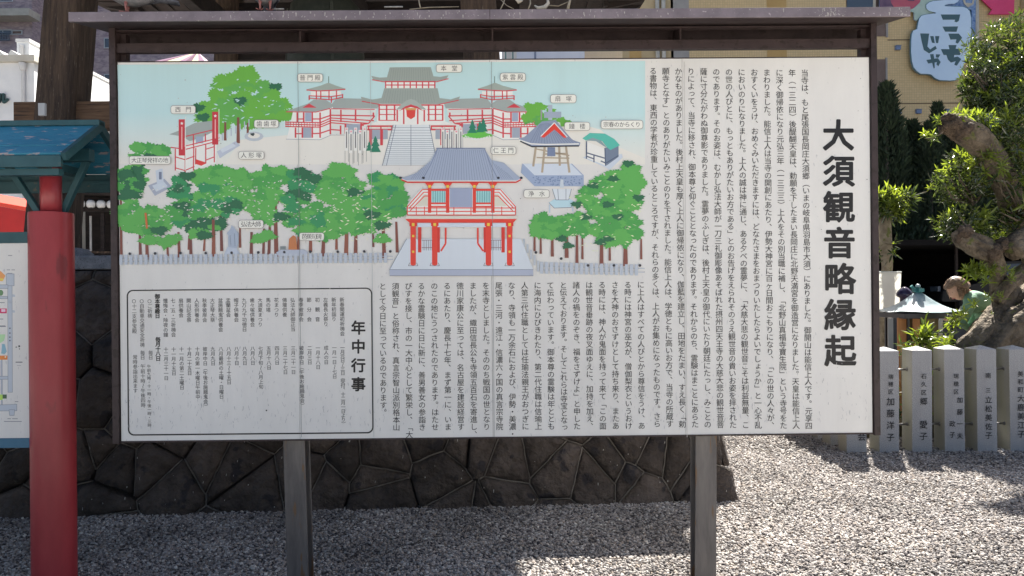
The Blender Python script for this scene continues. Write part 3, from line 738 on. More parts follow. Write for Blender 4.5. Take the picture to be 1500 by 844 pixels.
def foliage(cx, cy, rx, ry, n, cols, size=16, cl=None):
    n = int(n * 2.1); size *= .70
    for k in range(n):
        a = rg.random() * 6.283; q = math.sqrt(rg.random()); c = rg.choice(cols)
        leafblob(cx + rx * q * math.cos(a), cy + ry * q * math.sin(a), size * rg.uniform(.7, 1.25), size * rg.uniform(.5, .85), c)
def trunk(x, y0, y1, w_=4, c=BR, dx=0):
    w_ *= 1.15
    pr_.z += pr_.step
    pr_.poly([(x - w_ * .35 + dx, y0), (x + w_ * .35 + dx, y0), (x + w_ * .5, y1), (x - w_ * .5, y1)], c, True)
# --- picket fence along the bottom
def pickets(x0, x1, y0, y1, base0, base1):
    pr_.z += pr_.step; n = int((x1 - x0) / 7.3)
    for q in (.35, .68):
        pr_.line([(x0, y0 + (base0 - y0) * q), (x1, y1 + (base1 - y1) * q)], 1.0, (168, 176, 188))
    pr_.z += pr_.step
    for k in range(n):
        x = x0 + k * 7.3; f = (x - x0) / (x1 - x0); yb = base0 + (base1 - base0) * f; yt = y0 + (y1 - y0) * f
        pr_.rect(x, yt, x + 4.4, yb, (176, 183, 194), True)
# --- main hall
def rects(items, c):
    pr_.z += pr_.step
    for r in items: pr_.rect(*r, c, True)
def lines(items, w_, c):
    pr_.z += pr_.step
    for r in items: pr_.line(r, w_, c)
# big tree top left
for (cx, cy, rx, ry, n) in ((352, 140, 42, 30, 16), (345, 172, 50, 16, 12), (390, 165, 34, 18, 10), (318, 165, 24, 14, 6)): foliage(cx, cy, rx, ry, n, [GA, GA, (92, 160, 74)], 17)
for p_ in ((290, 158), (298, 172), (404, 128), (352, 148)): leafblob(*p_, 9, 6, G4)
for p_ in ((345, 112), (362, 104), (400, 140)): leafblob(*p_, 12, 8, GA)
trunk(330, 178, 206, 3.5); trunk(349, 172, 210, 4.5); trunk(363, 180, 198, 3)
flecks(352, 150, 60, 36, 40, SKY)
# left middle small wood behind the gate
for (cx, cy, rx, ry, n) in ((215, 222, 30, 10, 9), (198, 250, 22, 20, 10)): foliage(cx, cy, rx, ry, n, [G1, G2, G4], 11)
# west gate (red)
pr_.poly([(248, 197), (266, 190), (286, 180), (312, 177), (313, 196), (278, 207), (268, 200)], GR)
pr_.poly([(256, 218), (271, 214), (313, 193), (318, 198), (317, 240), (272, 254), (257, 249)], WH)
rects([(287, 200, 298, 210)], BLG)
pr_.poly([(286, 233), (301, 238), (301, 240), (295, 243), (286, 240)], (208, 60, 56))
lines([[(272, 200), (314, 190)], [(272, 214), (322, 202)], [(250, 216), (272, 219), (322, 206)], [(257, 230), (271, 234), (285, 229)], [(257, 246), (271, 250), (285, 244)], [(301, 219), (314, 215)], [(301, 235), (314, 230)]], 1.5, RED)
lines([[(257, 218), (257, 250)], [(271.5, 215), (271.5, 253)], [(284, 214), (283.5, 250)], [(287, 217), (286.5, 241)], [(301.5, 211), (301.5, 240)], [(314, 205), (314, 238)], [(283.5, 198), (283.5, 214)], [(301, 196), (301, 208)]], 1.7, RED)
for x, y0, y1 in ((266.5, 175, 228), (315.5, 164, 212)):
    pr_.rect(x - 4.6, y0, x + 4.2, y1, (190, 52, 62)); pr_.poly([(x + 2.6 * math.cos(R(-90 + 36 * k)) * (1 if k % 2 == 0 else .5), y0 + 6 + 2.6 * math.sin(R(-90 + 36 * k)) * (1 if k % 2 == 0 else .5)) for k in range(10)], WH)
    pr_.line([(x, y0 + 11), (x, y1 - 9)], 1.6, (228, 170, 168)); pr_.line([(x + 5.4, y0 - 4), (x + 5.4, y1 + 22)], .9, WH)
# memorial stones, fences
for x in range(0, 7): pr_.rect(325 + x * 6.5, 195 - x * 3.4, 326.6 + x * 6.5, 206 - x * 3.4, (170, 178, 190), True)
pr_.poly([(318, 222), (345, 207), (352, 213), (322, 232)], (176, 182, 196)); pr_.poly([(322, 219), (340, 210), (346, 214), (326, 224)], (196, 202, 210))
pr_.poly([(372 + 14 * math.cos(k * .52), 200 + 7 * math.sin(k * .52)) for k in range(12)], (176, 182, 190)); pr_.poly([(372 + 9 * math.cos(k * .52), 199 + 4 * math.sin(k * .52)) for k in range(12)], CREAM); leafblob(370, 197, 3, 2, (50, 60, 60), 6)
pr_.poly([(217, 272), (241, 262), (252, 274), (227, 287)], (156, 162, 178)); pr_.poly([(223, 272), (240, 266), (246, 273), (229, 281)], (190, 198, 208)); pr_.poly([(228, 250), (238, 247), (240, 268), (230, 270)], (186, 194, 206)); pr_.rect(233, 252, 237, 263, (110, 118, 140))
# wings
def hall(mir):
    def X(x): return x if not mir else 2 * 603 - x
    def mp(pts): return [(X(x), y) for x, y in pts]
    def L_(items, w_, c=RED):
        pr_.z += pr_.step
        for r in items: pr_.line(mp(r), w_ * (1.28 if c == RED else 1), c)
    def Q(pts, c): pr_.poly(mp(pts), c)
    Q([(420, 205), (470, 205), (484, 198), (500, 198), (500, 150), (430, 160)], WH); Q([(484, 158), (552, 158), (548, 180), (520, 197), (484, 197)], (208, 208, 204))
    Q([(493, 144), (535, 145), (557, 148), (553, 159), (488, 159), (486, 153)], GR)
    Q([(420, 163), (451, 152), (460, 146), (478, 147), (489, 154), (486, 158), (470, 162), (463, 164)], GR)
    Q([(449.5, 131), (469, 126), (479, 122), (481, 121.5), (483, 122), (493, 126), (506, 130), (505, 132), (484, 133), (450, 133)], (150, 160, 152)); L_([[(481.5, 112), (481.5, 122)]], .9, (90, 110, 100))
    L_([[(449, 132), (466, 133.6), (487, 132.5), (506, 131)]], 1.2)
    Q([(455, 134), (500, 134), (500, 140), (455, 140)], WH)
    L_([[(453, 140.5), (484, 142), (502, 139)], [(453, 144), (485, 146.5), (502, 142.5)]], 1.1); L_([[(463.5, 133), (463.5, 146)], [(470, 134), (470, 146)], [(482, 133), (482, 146)], [(493, 133), (493, 144)], [(453, 140), (453, 147)], [(502, 138), (502, 144)], [(485.5, 142), (485.5, 151)]], 1.3)
    L_([[(419, 164), (463, 164.4), (484, 159)], [(485, 159.5), (549, 160.5)]], 1)
    Q([(443, 158), (453, 152), (464, 158)], RED); Q([(447, 165), (456, 165), (456, 178), (447, 178)], BLG); Q([(444, 187), (456, 187), (456, 202), (444, 202)], (150, 158, 172))
    L_([[(418, 179), (469, 180), (485, 173), (548, 177)], [(418, 182), (469, 183.5), (485, 176.5), (540, 181)], [(418, 185.5), (469, 186.5), (485, 180), (533, 184)]], 1.25)
    L_([[(419, 178), (419, 186)]] + [[(422 + 4 * k, 179.5), (422 + 4 * k, 186)] for k in range(12)], .7)
    L_([[(435.5, 165), (435.5, 179)], [(445, 165), (445, 179)], [(457.5, 165), (457.5, 179)], [(469, 165), (469, 202)], [(484, 160), (484, 197)], [(499.5, 161), (499.5, 179)], [(521, 161), (521, 178)], [(547, 165), (547, 171)], [(433, 187), (433, 202)], [(443, 187), (443, 202)], [(457.5, 187), (457.5, 202)], [(499, 184), (499, 197)]], 1.8)
    L_([[(435, 174.5), (445, 174.5)], [(457, 174.5), (469, 174.5), (485, 169), (549, 170)], [(433, 196), (443, 196)], [(457, 196), (469, 195.5), (485, 190), (499, 191)], [(527, 183), (540, 181), (549, 170)]], 1.4)
    Q([(507, 182), (530, 182), (530, 196), (507, 196)], (150, 158, 172)); L_([[(529, 181), (529, 196)], [(506, 181), (506, 196)]], 2)
    L_([[(419, 204), (469, 205), (485, 198), (505, 198)]], .6, LN)
    # red bridge and gateposts beside the steps
    L_([[(538, 185), (575, 185)], [(538, 190), (575, 190)]], 1.8); L_([[(540, 185), (540, 190)], [(558, 185), (558, 190)], [(574, 185), (574, 190)]], 1.5)
    Q([(545, 190), (568, 190), (568, 204), (545, 204)], (150, 158, 170)); L_([[(543, 190), (543, 213)], [(559, 190), (559, 213)]], 3.2)
hall(False); hall(True)
# main hall centre
pr_.poly([(556, 150), (650, 150), (652, 178), (664, 183), (542, 183), (552, 178)], WH)
pr_.poly([(565, 117), (637, 117), (637, 130), (565, 130)], WH)
rects([(565, 124, 637, 125.6), (565, 119, 637, 120.6)], RED)
lines([[(565 + 9 * k, 119), (565 + 9 * k, 130)] for k in range(9)], 1.8, RED)
pr_.poly([(571, 99), (631, 98.6), (635, 112), (645, 113), (657, 110.5), (654, 116), (640, 119), (562, 119), (547, 117), (544, 111.5), (556, 114), (567, 113.5)], (146, 154, 148))
pr_.line([(545, 117), (562, 120), (640, 120), (657, 115.5)], 1.3, RED, False)
pr_.poly([(563, 129.5), (641, 129.5), (644, 144), (660, 146), (674, 141.5), (671, 148), (641, 153), (558, 152.5), (531, 148), (528.5, 142), (545, 146), (559, 144)], (146, 154, 148))
lines([[(530, 148.5), (558, 153.6), (641, 153.8), (672, 147)]], 1.3, RED)
lines([[(566 + k * 3.5 - (k - 10) * .0, 131), (561 + k * 4, 151)] for k in range(20)], .35, (120, 130, 126))
lines([[(574 + k * 3.2, 100), (571 + k * 3.5, 118)] for k in range(18)], .35, (120, 130, 126))
lines([[(x, 154), (x, 177)] for x in (555.5, 566.5, 578, 628, 638, 648.5)], 2.2, RED)
lines([[(555, 154.5), (649, 154.5)], [(555, 160.5), (580, 160.5)], [(626, 160.5), (649, 160.5)], [(555, 168), (580, 168)], [(626, 168), (649, 168)], [(555, 176.5), (580, 176.5)], [(626, 176.5), (649, 176.5)]], 1.3, RED)
pr_.poly([(580, 161), (588, 153), (596, 147), (602, 145), (608, 147), (616, 153), (625, 161), (617, 160), (602, 153), (588, 160)], (158, 166, 160))
pr_.poly([(584, 163), (594, 156), (602, 153.5), (611, 156), (621, 163), (612, 159.5), (602, 157), (593, 159.5)], RED)
pr_.poly([(595, 160), (609, 160), (608, 171), (602, 175), (596, 171)], (206, 66, 56)); pr_.rect(594, 158.5, 609.5, 161.5, (200, 150, 90))
lines([[(582, 161), (582, 178)], [(591.5, 160), (591.5, 182)], [(612, 160), (612, 182)], [(621.5, 161), (621.5, 178)]], 2.2, RED)
# steps
pr_.poly([(577, 183), (629, 183), (640, 242), (561, 242)], (206, 210, 212))
lines([[(577 - .272 * d_, 183 + d_), (629 + .19 * d_, 183 + d_)] for d_ in (4, 8, 12, 16, 20, 23, 26, 29, 32, 35, 38, 41, 44, 47, 50, 53, 56, 59)], .55, LN)
lines([[(576, 183), (560, 243)], [(580, 183), (566, 243)], [(629, 183), (641, 243)], [(602, 183), (602, 243)]], .9, LN)
# banners
for x0 in (505.5, 646.5):
    for k in range(5):
        x = x0 + k * 6.6; y = 187 + (k % 2) * 3.5; pr_.rect(x, y, x + 4.6, y + 34, WH); pr_.rect(x + .9, y + 1.2, x + 3.6, y + 3.6, (220, 150, 160)); pr_.line([(x + 2.2, y + 6), (x + 2.2, y + 30)], 1.5, (96, 92, 96)); pr_.line([(x, y + 34), (x, y + 52)], .6, (130, 130, 130)); pr_.line([(x + 5, y - 2), (x + 5, y + 50)], .6, (140, 140, 140))
# little pines and the round hedge
def pine(x, y, h, c=(40, 120, 92)):
    pr_.poly([(x, y - h), (x + h * .14, y - h * .7), (x + h * .1, y - h * .66), (x + h * .26, y - h * .38), (x + h * .16, y - h * .34), (x + h * .34, y), (x - h * .34, y), (x - h * .16, y - h * .34), (x - h * .26, y - h * .38), (x - h * .1, y - h * .66), (x - h * .14, y - h * .7)], c)
pine(550, 223, 24); pine(541, 221, 14)
leafblob(699, 197, 19, 6, (96, 180, 70), 30, .15)
for x, y, h in ((692, 195, 20), (703, 194, 17), (708, 193, 20)): pine(x, y, h)
for k in range(17): pr_.rect(681 + k * 2.2, 198 + 4.8 * math.sin(math.pi * (k + .5) / 17), 682.2 + k * 2.2, 201 + 4.8 * math.sin(math.pi * (k + .5) / 17), (226, 226, 220))
# right: wood, memorial, belfry, puppet clock house, fountain
for (cx, cy, rx, ry, n) in ((790, 168, 22, 14, 10), (808, 180, 22, 10, 6)): foliage(cx, cy, rx, ry, n, [GA, (88, 156, 76)], 10)
pr_.rect(803, 154, 809, 176, (164, 172, 184)); pr_.rect(797, 164, 822, 173, (150, 160, 176)); pr_.line([(793, 161), (793, 176)], 2, (150, 140, 150))
pr_.poly([(765, 240), (838, 240), (855, 257), (855, 273), (783, 273), (763, 253)], (146, 160, 186)); pr_.poly([(766, 240), (836, 240), (853, 257), (783, 257)], (196, 203, 214))
pr_.z += pr_.step
for _ in range(90):
    x = rg.uniform(768, 853); y = rg.uniform(259, 272)
    if x > 783 - (273 - y) * .2: pr_.poly([(x - 1.4, y), (x, y - 1), (x + 1.3, y), (x, y + 1)], (110, 126, 160), True)
TAN = (168, 152, 132)
lines([[(785, 215), (781, 244)], [(798, 215), (794, 253)], [(829, 215), (834, 253)], [(819, 215), (820, 243)]], 3.2, TAN)
lines([[(783, 218), (834, 228)], [(797, 226), (830, 225)], [(786, 231), (834, 232)], [(794, 239), (832, 239)]], 1.8, TAN)
pr_.poly([(802, 216), (813, 216), (813.5, 229), (801.5, 229)], (112, 124, 152))
pr_.poly([(760, 203), (768, 201), (794, 178), (814, 176), (838, 205), (850, 209), (849, 214), (790, 215), (778, 214), (761, 206)], (134, 144, 166))
lines([[(797 + k * 1.2 - 6, 180 + abs(k - 8) * .3), (776 + k * 4.3, 210)] for k in range(17)], .45, (96, 106, 132))
lines([[(760, 205), (778, 211), (800, 212), (848, 211)]], 1.8, WH); lines([[(762, 207), (779, 215), (848, 214)]], 2, (50, 52, 60))
pr_.poly([(792, 201), (812, 181), (830, 202), (826, 202), (812, 190), (797, 202)], RD2); lines([[(792, 200), (812, 180), (831, 201)]], 1.3, WH)
pr_.poly([(854, 231), (860, 228), (911, 226), (912, 231), (893, 249), (886, 245)], (190, 198, 210)); pr_.poly([(860, 208), (886, 218), (888, 243), (860, 232)], WH)
pr_.poly([(886, 217), (906, 212), (906, 230), (888, 243)], (110, 122, 142)); lines([[(859, 224), (886, 232)], [(859, 229), (870, 233)], [(859, 207), (859, 233)], [(886, 217), (887, 243)], [(870, 228), (870, 238)], [(888, 239), (906, 228)], [(880, 236), (887, 239)]], 1.8, (84, 94, 116))
pr_.poly([(853, 203), (864, 195), (886, 196), (900, 204), (908, 213), (894, 220), (889, 216), (882, 207), (872, 204), (866, 203), (858, 206)], (84, 176, 160)); pr_.poly([(858, 206), (868, 202), (880, 206), (889, 217), (884, 214), (873, 207)], (130, 150, 156))
pr_.poly([(804, 297), (812, 292), (836, 292), (844, 297), (836, 304), (812, 305)], (176, 204, 214)); pr_.poly([(809, 277), (837, 277), (833, 293), (814, 293)], (204, 210, 216)); lines([[(809, 277), (814, 293), (833, 293), (837, 277)], [(817, 277), (818, 293)], [(829, 277), (829, 293)], [(804, 297), (812, 305), (836, 304), (844, 297)]], .8, LN); pr_.poly([(820, 275), (821, 263), (825, 263), (826, 275)], (190, 198, 206))
pr_.rect(804, 300, 806, 312, (176, 190, 204)); pr_.rect(838, 300, 840, 310, (176, 190, 204))
# forest left
for x, y0, y1, w_ in ((178, 290, 373, 3.5), (206, 340, 374, 4), (216, 330, 380, 4.4), (246, 345, 375, 3), (263, 340, 378, 4), (277, 345, 366, 3.5), (280, 335, 378, 4), (299, 345, 368, 3), (313, 320, 376, 5), (325, 305, 368, 4), (352, 330, 363, 3), (368, 340, 380, 4.5), (386, 335, 372, 3.5), (394, 320, 373, 4), (405, 300, 376, 5.5), (437, 330, 366, 4), (455, 335, 369, 4.5), (473, 340, 376, 5), (493, 340, 366, 3.5), (507, 325, 374, 5.5), (521, 335, 372, 5), (547, 335, 362, 3), (563, 320, 378, 5), (582, 325, 370, 4)): trunk(x, y0, y1, w_, rg.choice([BR, (138, 82, 66), (112, 66, 60)]), rg.uniform(-2, 2))
lines([[(325, 306), (316, 292)], [(325, 306), (333, 290)], [(405, 300), (396, 286)], [(405, 300), (418, 284)], [(437, 300), (428, 280)], [(437, 300), (450, 282)]], 1.3, BR)
for (cx, cy, rx, ry, n, cs_, sz) in ((190, 268, 16, 26, 10, [G1, G2, G4], 13), (187, 315, 14, 26, 8, [G1, G1, G2], 13), (222, 325, 26, 18, 12, [G1, G1, G2], 14), (262, 275, 10, 14, 6, [G4, G4, G3], 13), (280, 310, 26, 24, 14, [G1, G2, G4, G3], 15),
                                    (330, 262, 46, 14, 14, [G1, G1, G2], 15), (325, 290, 40, 20, 14, [G1, G2, G3], 15), (300, 335, 24, 10, 8, [G4, G1, G4], 13), (335, 305, 16, 12, 6, [G4, G3], 12), (385, 265, 28, 16, 10, [G1, G2], 14),
                                    (395, 300, 28, 26, 16, [G1, G2, G1], 15), (435, 275, 28, 22, 14, [G3, G2, G4], 14), (450, 320, 30, 22, 14, [G1, G2, G3], 15), (505, 275, 30, 28, 18, [G1, G1, G2], 17), (515, 320, 40, 22, 20, [G1, G1, G2], 16), (565, 290, 26, 38, 22, [G1, G2, G3], 14), (480, 345, 20, 7, 5, [G1, G2], 11), (240, 355, 20, 5, 4, [G1], 10)):
    foliage(cx, cy, rx, ry, n, cs_, sz)
for p_ in ((275, 258), (268, 302), (300, 345), (322, 325), (345, 300), (442, 252), (460, 262), (520, 282), (545, 315), (560, 330), (412, 318), (234, 338), (196, 285), (186, 255)): leafblob(*p_, 12, 6, G4)
for p_ in ((330, 252), (352, 256), (360, 270), (410, 250), (495, 245), (510, 250), (380, 350), (392, 345), (255, 350), (218, 352), (560, 350), (312, 312)): leafblob(*p_, 12, 7, G1)
flecks(380, 292, 190, 34, 260, CREAM, .7); flecks(300, 320, 110, 26, 50, CREAM, .8); flecks(520, 320, 60, 36, 60, (226, 232, 190), .9)
lines([[(214, 312), (216, 335)]], 3, (190, 104, 60)); lines([[(313, 322), (313, 345)]], 4, BR)
# forest right
for x, y0, y1, w_ in ((783, 340, 368, 3), (792, 345, 372, 3), (809, 340, 376, 4), (830, 335, 378, 5), (845, 345, 386, 4), (853, 345, 380, 3), (881, 345, 388, 5), (893, 350, 382, 3), (916, 350, 390, 6), (939, 350, 380, 3)): trunk(x, y0, y1, w_, BR)
for (cx, cy, rx, ry, n, cs_, sz) in ((800, 330, 26, 16, 12, [G1, G2], 13), (880, 290, 26, 28, 18, [G2, G1], 15), (915, 275, 22, 34, 22, [G1, G2, G1], 15), (905, 335, 28, 22, 18, [G2, G1], 15), (850, 330, 28, 16, 12, [G2, G1], 13)): foliage(cx, cy, rx, ry, n, cs_, sz)
for p_ in ((823, 350), (832, 360), (880, 355), (890, 350), (845, 300), (869, 272), (898, 262), (920, 240), (858, 318), (935, 290), (890, 300), (905, 318)): leafblob(*p_, 8, 4.5, G4)
flecks(880, 310, 60, 60, 70, (214, 220, 180), .9)
pr_.z += pr_.step
# statue, rock, tablet
pr_.poly([(329, 373), (334, 362), (344, 358), (352, 372)], (176, 184, 198)); pr_.poly([(335, 362), (335, 345), (333, 342), (338, 336), (340, 330), (344, 334), (350, 342), (350, 356), (348, 364)], (158, 168, 184)); lines([[(338, 345), (339, 360)], [(344, 342), (345, 361)]], .9, (120, 130, 148))
pr_.poly([(423, 366), (424, 350), (430, 345), (434, 347), (436, 366)], (184, 116, 74)); pr_.rect(411, 361, 419, 367, (120, 128, 130)); pr_.poly([(405, 370), (412, 366), (447, 366), (452, 371), (440, 375), (408, 375)], (170, 176, 190))
pickets(176, 576, 373.5, 370.5, 388, 385); pickets(791, 944, 384, 388, 401, 404)
pr_.z += pr_.step
for k in range(5): pr_.rect(766 + k * 5.2, 350 + k * 8, 769 + k * 5.2, 362 + k * 9, (176, 182, 190), True)
for x, y in ((191, 372), (228, 371.5), (265, 371), (302, 371), (340, 370.5), (379, 370), (417, 369.5), (455, 369), (495, 369), (534, 368.5), (572, 368.5), (785, 370), (822, 379), (861, 389), (899, 389), (937, 389)):
    pr_.poly([(x + 2.2 * math.cos(k * 1.047), y + 2.2 * math.sin(k * 1.047)) for k in range(6)], (44, 44, 52))
# big gate in front
pr_.poly([(596, 350), (763, 350), (781, 395), (571, 395)], (200, 206, 214)); pr_.poly([(571, 395), (781, 395), (781, 404), (571, 404)], (166, 172, 190)); lines([[(596, 350), (571, 395), (781, 395)], [(571, 404), (781, 404)]], .7, LN)
lines([[(653, 334), (653, 357), (646, 368)], [(700, 334), (700, 357), (708, 368)]], 2.6, RD2)
lines([[(618, 352), (634, 352)], [(618, 363), (634, 363)], [(718, 352), (736, 352)], [(718, 363), (736, 363)]], .8, (120, 60, 60)); lines([[(620 + 2.6 * k, 352), (620 + 2.6 * k, 367)] for k in range(6)] + [[(720 + 2.6 * k, 352), (720 + 2.6 * k, 367)] for k in range(6)], .7, (90, 90, 100))
lines([[(615, 330), (615, 370)], [(642, 330), (642, 370)], [(711, 330), (711, 370)], [(737, 330), (737, 370)]], 5, (200, 50, 42))
pr_.rect(612, 327, 745, 333, (198, 204, 216))
for x in (605.5, 637, 715.5, 746.5):
    w_ = 8; pr_.rect(x - w_ / 2, 326, x + w_ / 2, 388, RD2); pr_.poly([(x + 4 * math.cos(k * .63), 387 + 2.2 * math.sin(k * .63)) for k in range(10)], RD2)
    lines([[(x - 7, 389.5), (x - 5, 385)], [(x - 7, 389.5), (x + 7, 389.5)], [(x + 7, 389.5), (x + 5, 385)]], .7, (90, 80, 90)); pr_.rect(x - 5.5, 326.5, x + 5.5, 331.5, (206, 50, 40)); pr_.rect(x - 2, 327, x + 2, 331.5, (250, 190, 70))
for x in (605.5, 746.5):
    for y in (346, 369): pr_.rect(x - 1.6, y - 1.6, x + 1.6, y + 1.6, (250, 190, 70))
pr_.poly([(594, 321), (757, 321), (752, 326.5), (600, 326.5)], RD2); pr_.rect(593, 316.5, 759, 321, (206, 202, 192))
pr_.poly([(597, 300), (617, 277), (735, 277), (755, 300), (755, 315), (597, 315)], WH); pr_.poly([(611, 300), (621, 285), (627, 285), (627, 302), (611, 302)], (206, 200, 186)); pr_.poly([(724, 285), (730, 285), (742, 300), (742, 302), (724, 302)], (206, 200, 186))
lines([[(597, 305), (755, 305)], [(597, 310), (755, 310)], [(597, 315.3), (755, 315.3)], [(597, 303), (619, 278), (629, 278)], [(599, 306), (621, 282), (629, 282)], [(601, 309), (622, 287.5), (629, 287.5)], [(755, 303), (733, 278), (722, 278)], [(753, 306), (731, 282), (722, 282)], [(751, 309), (730, 287.5), (722, 287.5)]], 1.4, RD2)
lines([[(x, 303), (x, 315)] for x in (597, 610, 622, 640, 665, 690, 712, 735, 755)], 1.3, RD2)
pr_.rect(659, 276, 692, 304, (150, 158, 182))
for x0, x1 in ((632, 654), (697, 720)):
    pr_.rect(x0 - 2, 277, x1 + 1, 304, RD2); pr_.rect(x0, 280, x1 - 1, 297, (150, 196, 196)); lines([[(x0 + 2.6 + 3.4 * k, 280), (x0 + 2.6 + 3.4 * k, 297)] for k in range(6)], .9, (90, 140, 150)); pr_.rect(x0, 299.5, x1 - 1, 302, WH)
for x in (629.5, 656, 695, 722):
    pr_.rect(x - 2.4, 268, x + 2.4, 312, RD2); pr_.poly([(x - 7, 268), (x + 7, 268), (x + 3, 273), (x - 3, 273)], RD2); pr_.rect(x - 1.9, 271.5, x + 1.9, 275.5, (250, 190, 70))
pr_.poly([(588, 262), (610, 254), (631, 236), (640, 219), (710, 219), (720, 235), (738, 239), (763, 262), (757, 265), (595, 265)], (152, 162, 182))
lines([[(641 + k * 2.9, 220), (628 + k * 4.0 - 0, 264)] for k in range(25)], .5, (108, 118, 144)); lines([[(630 - k * 4, 238 + k * 3), (596 + (7 - k) * 3, 263)] for k in range(6)] + [[(722 + k * 4, 238 + k * 3), (757 - (7 - k) * 3, 263)] for k in range(6)], .5, (108, 118, 144))
lines([[(641, 219), (631, 242), (620, 262)], [(710, 219), (719, 242), (729, 262)], [(639, 218), (711, 218)]], 1.4, (120, 130, 156))
lines([[(587, 262), (595, 265.5), (757, 265.5), (764, 262)]], 1.2, WH); lines([[(588, 263.5), (597, 267.4), (756, 267.4), (763, 263.5)]], 2, (200, 48, 44))
for x, y in ((620.5, 261), (730, 261), (587, 261), (763.5, 261)): pr_.poly([(x + 2.4 * math.cos(k * 1.047), y + 2 * math.sin(k * 1.047)) for k in range(6)], (40, 42, 52))
# captions
def cap(x0, y0, x1, y1, s_, size=8.5):
    o_ = rbox(x0, y0, x1, y1, 3.4, 3); i_ = rbox(x0 + .6, y0 + .6, x1 - .6, y1 - .6, 3, 3)
    pr_.poly(o_, (130, 120, 122)); pr_.poly(i_, (224, 219, 210)); n = len(s_); sp_ = (x1 - x0 - 7 - size) / max(1, n - 1) if n > 2 else (x1 - x0) * .42
    x = (x0 + x1) / 2 - sp_ * (n - 1) / 2; pr_.text(s_, x, (y0 + y1) / 2, sp_, size, (58, 52, 54), off=.6)
for a in ((436, 108.5, 473.5, 121, '普門殿'), (639, 94.7, 677, 107, '本堂'), (732.5, 107.5, 770, 120, '紫雲殿'), (251, 155, 287.5, 167.5, '西門'), (372.7, 176, 409, 188, '歯歯塚'), (350, 222, 387.6, 234, '人形塚'), (190, 229, 251, 241.5, '大正琴発祥の地', 8), (350, 322.5, 386.8, 335, '弘法大師'), (438.7, 341, 475.5, 353, '芭蕉句碑'), (767, 278, 804.8, 290.5, '浄水'), (806, 139, 844, 151.7, '扇塚'), (826.5, 179.4, 864, 192, '鐘楼'), (880, 176.6, 941.6, 189.5, '宗春のからくり', 8), (718.7, 215, 756, 227, '仁王門')): cap(*a)
# seams, scratches and the flaking near the bottom edge
pr_.z += 3e-5
for x, c, w_ in ((437, (112, 116, 118), .6), (720, (120, 122, 124), .6), (1002, (176, 172, 168), .7), (543, (168, 172, 172), .6)):
    pr_.line([(x - .2, 91), (x + 5 if x < 600 else x + 4, 640)], w_, c)
for _ in range(620):
    x = rg.uniform(176, 1272); d_ = abs(rg.gauss(0, 1)); y = 634 - (x - 176) * .011 - 4 - d_ * 42
    if y < 100: continue
    h = rg.uniform(1, 7) * (.5 if d_ > 1.5 else 1); t = rg.uniform(-.35, .35)
    pts = [(x, y)]; 
    for q in range(3): pts.append((pts[-1][0] + t * h / 3 + rg.uniform(-.5, .5), pts[-1][1] - h / 3))
    pr_.line(pts, rg.uniform(.25, .6), rg.choice([(170, 170, 172), (150, 150, 154), (182, 180, 180)]))
for _ in range(160):
    x = rg.uniform(176, 1272); y = rg.uniform(95, 625); r_ = rg.uniform(.3, 1.0); pr_.poly([(x - r_, y), (x, y - r_), (x + r_, y), (x, y + r_)], rg.choice([(150, 146, 142), (170, 166, 160), (110, 106, 102)]), True)
pr_.rect(390, 600, 392, 602, (60, 60, 62)); 
pr_.build('printed_picture', sign)
print('PRINT top z', pr_.z)
# ---------------------------------------------------------------- small map sign at the left, blue roof on red poles
MX, MY = -2.29, 3.68
ms = empty('map_sign', (MX, MY, 0), 0, 'map notice board with red pole and peeling blue gabled roof at the left edge', 'map board')
def pole(x):
    MB().lathe((x, 0, -.2), [(.100, 0), (.100, 2.08), (.098, 2.095), (.050, 2.10)], 40).build('pole_sleeve', m_red, ms, smooth=True).modifiers.new('e', 'EDGE_SPLIT').split_angle = R(50)
    MB().lathe((x, 0, 1.85), [(.048, 0), (.048, .29)], 28).build('pole', m_red2, ms, smooth=True)
    for s_, rr in ((-1, .30), (1, .22)):
        z0 = 1.885
        MB().beam((x + s_ * .035, -.03 if s_ < 0 else .03, z0), (x + s_ * (.035 + rr * .62), -.03 if s_ < 0 else .03, 2.175), .028, .030, (0, 1, 0)).build('brace', m_teal, ms, bevel=.002)
pole(0); pole(-1.9)
XE = .235       # right gable end (local)
XW = -2.15
rz0, rz1, hd = 2.130, 2.322, .285     # eave z, ridge z, half depth
def slopept(x, f, up=0, s_=-1):         # f 0 ridge .. 1 eave
    L_ = math.hypot(hd, rz1 - rz0); ny, nz = s_ * (rz1 - rz0) / L_, hd / L_
    return (x, s_ * hd * f + ny * up, rz1 + (rz0 - rz1) * f + nz * up)
for s_ in (-1, 1):
    for k in range(4):
        f0 = k * .25 + .004; f1 = k * .25 + .246; t = .012 + .0015 * ((k * 7) % 3); x1 = XE - .004 * (k % 2)
        pts = [slopept(XW, f0, 0, s_), slopept(x1, f0, 0, s_), slopept(x1, f1, 0, s_), slopept(XW, f1, 0, s_), slopept(XW, f0, t, s_), slopept(x1, f0, t, s_), slopept(x1, f1, t, s_), slopept(XW, f1, t, s_)]
        if s_ > 0: pts = [pts[3], pts[2], pts[1], pts[0], pts[7], pts[6], pts[5], pts[4]]
        MB().hexa(pts).build('roof_plank', m_blue, ms, bevel=.0015)
    # bargeboard on the gable end
    b = [(XE + .001, 0, rz1 + .022), slopept(XE + .001, 1.05, .019, s_), slopept(XE + .001, 1.05, -.018, s_), (XE + .001, 0, rz1 - .022)]
    MB().prism(b, (.022, 0, 0)).build('bargeboard', m_teal, ms, bevel=.0015)
    MB().box(XW, s_ * hd * 1.02 - .010, rz0 - .055, XE - .002, s_ * hd * 1.02 + .010, rz0 - .002).build('fascia', m_teal, ms, bevel=.002)
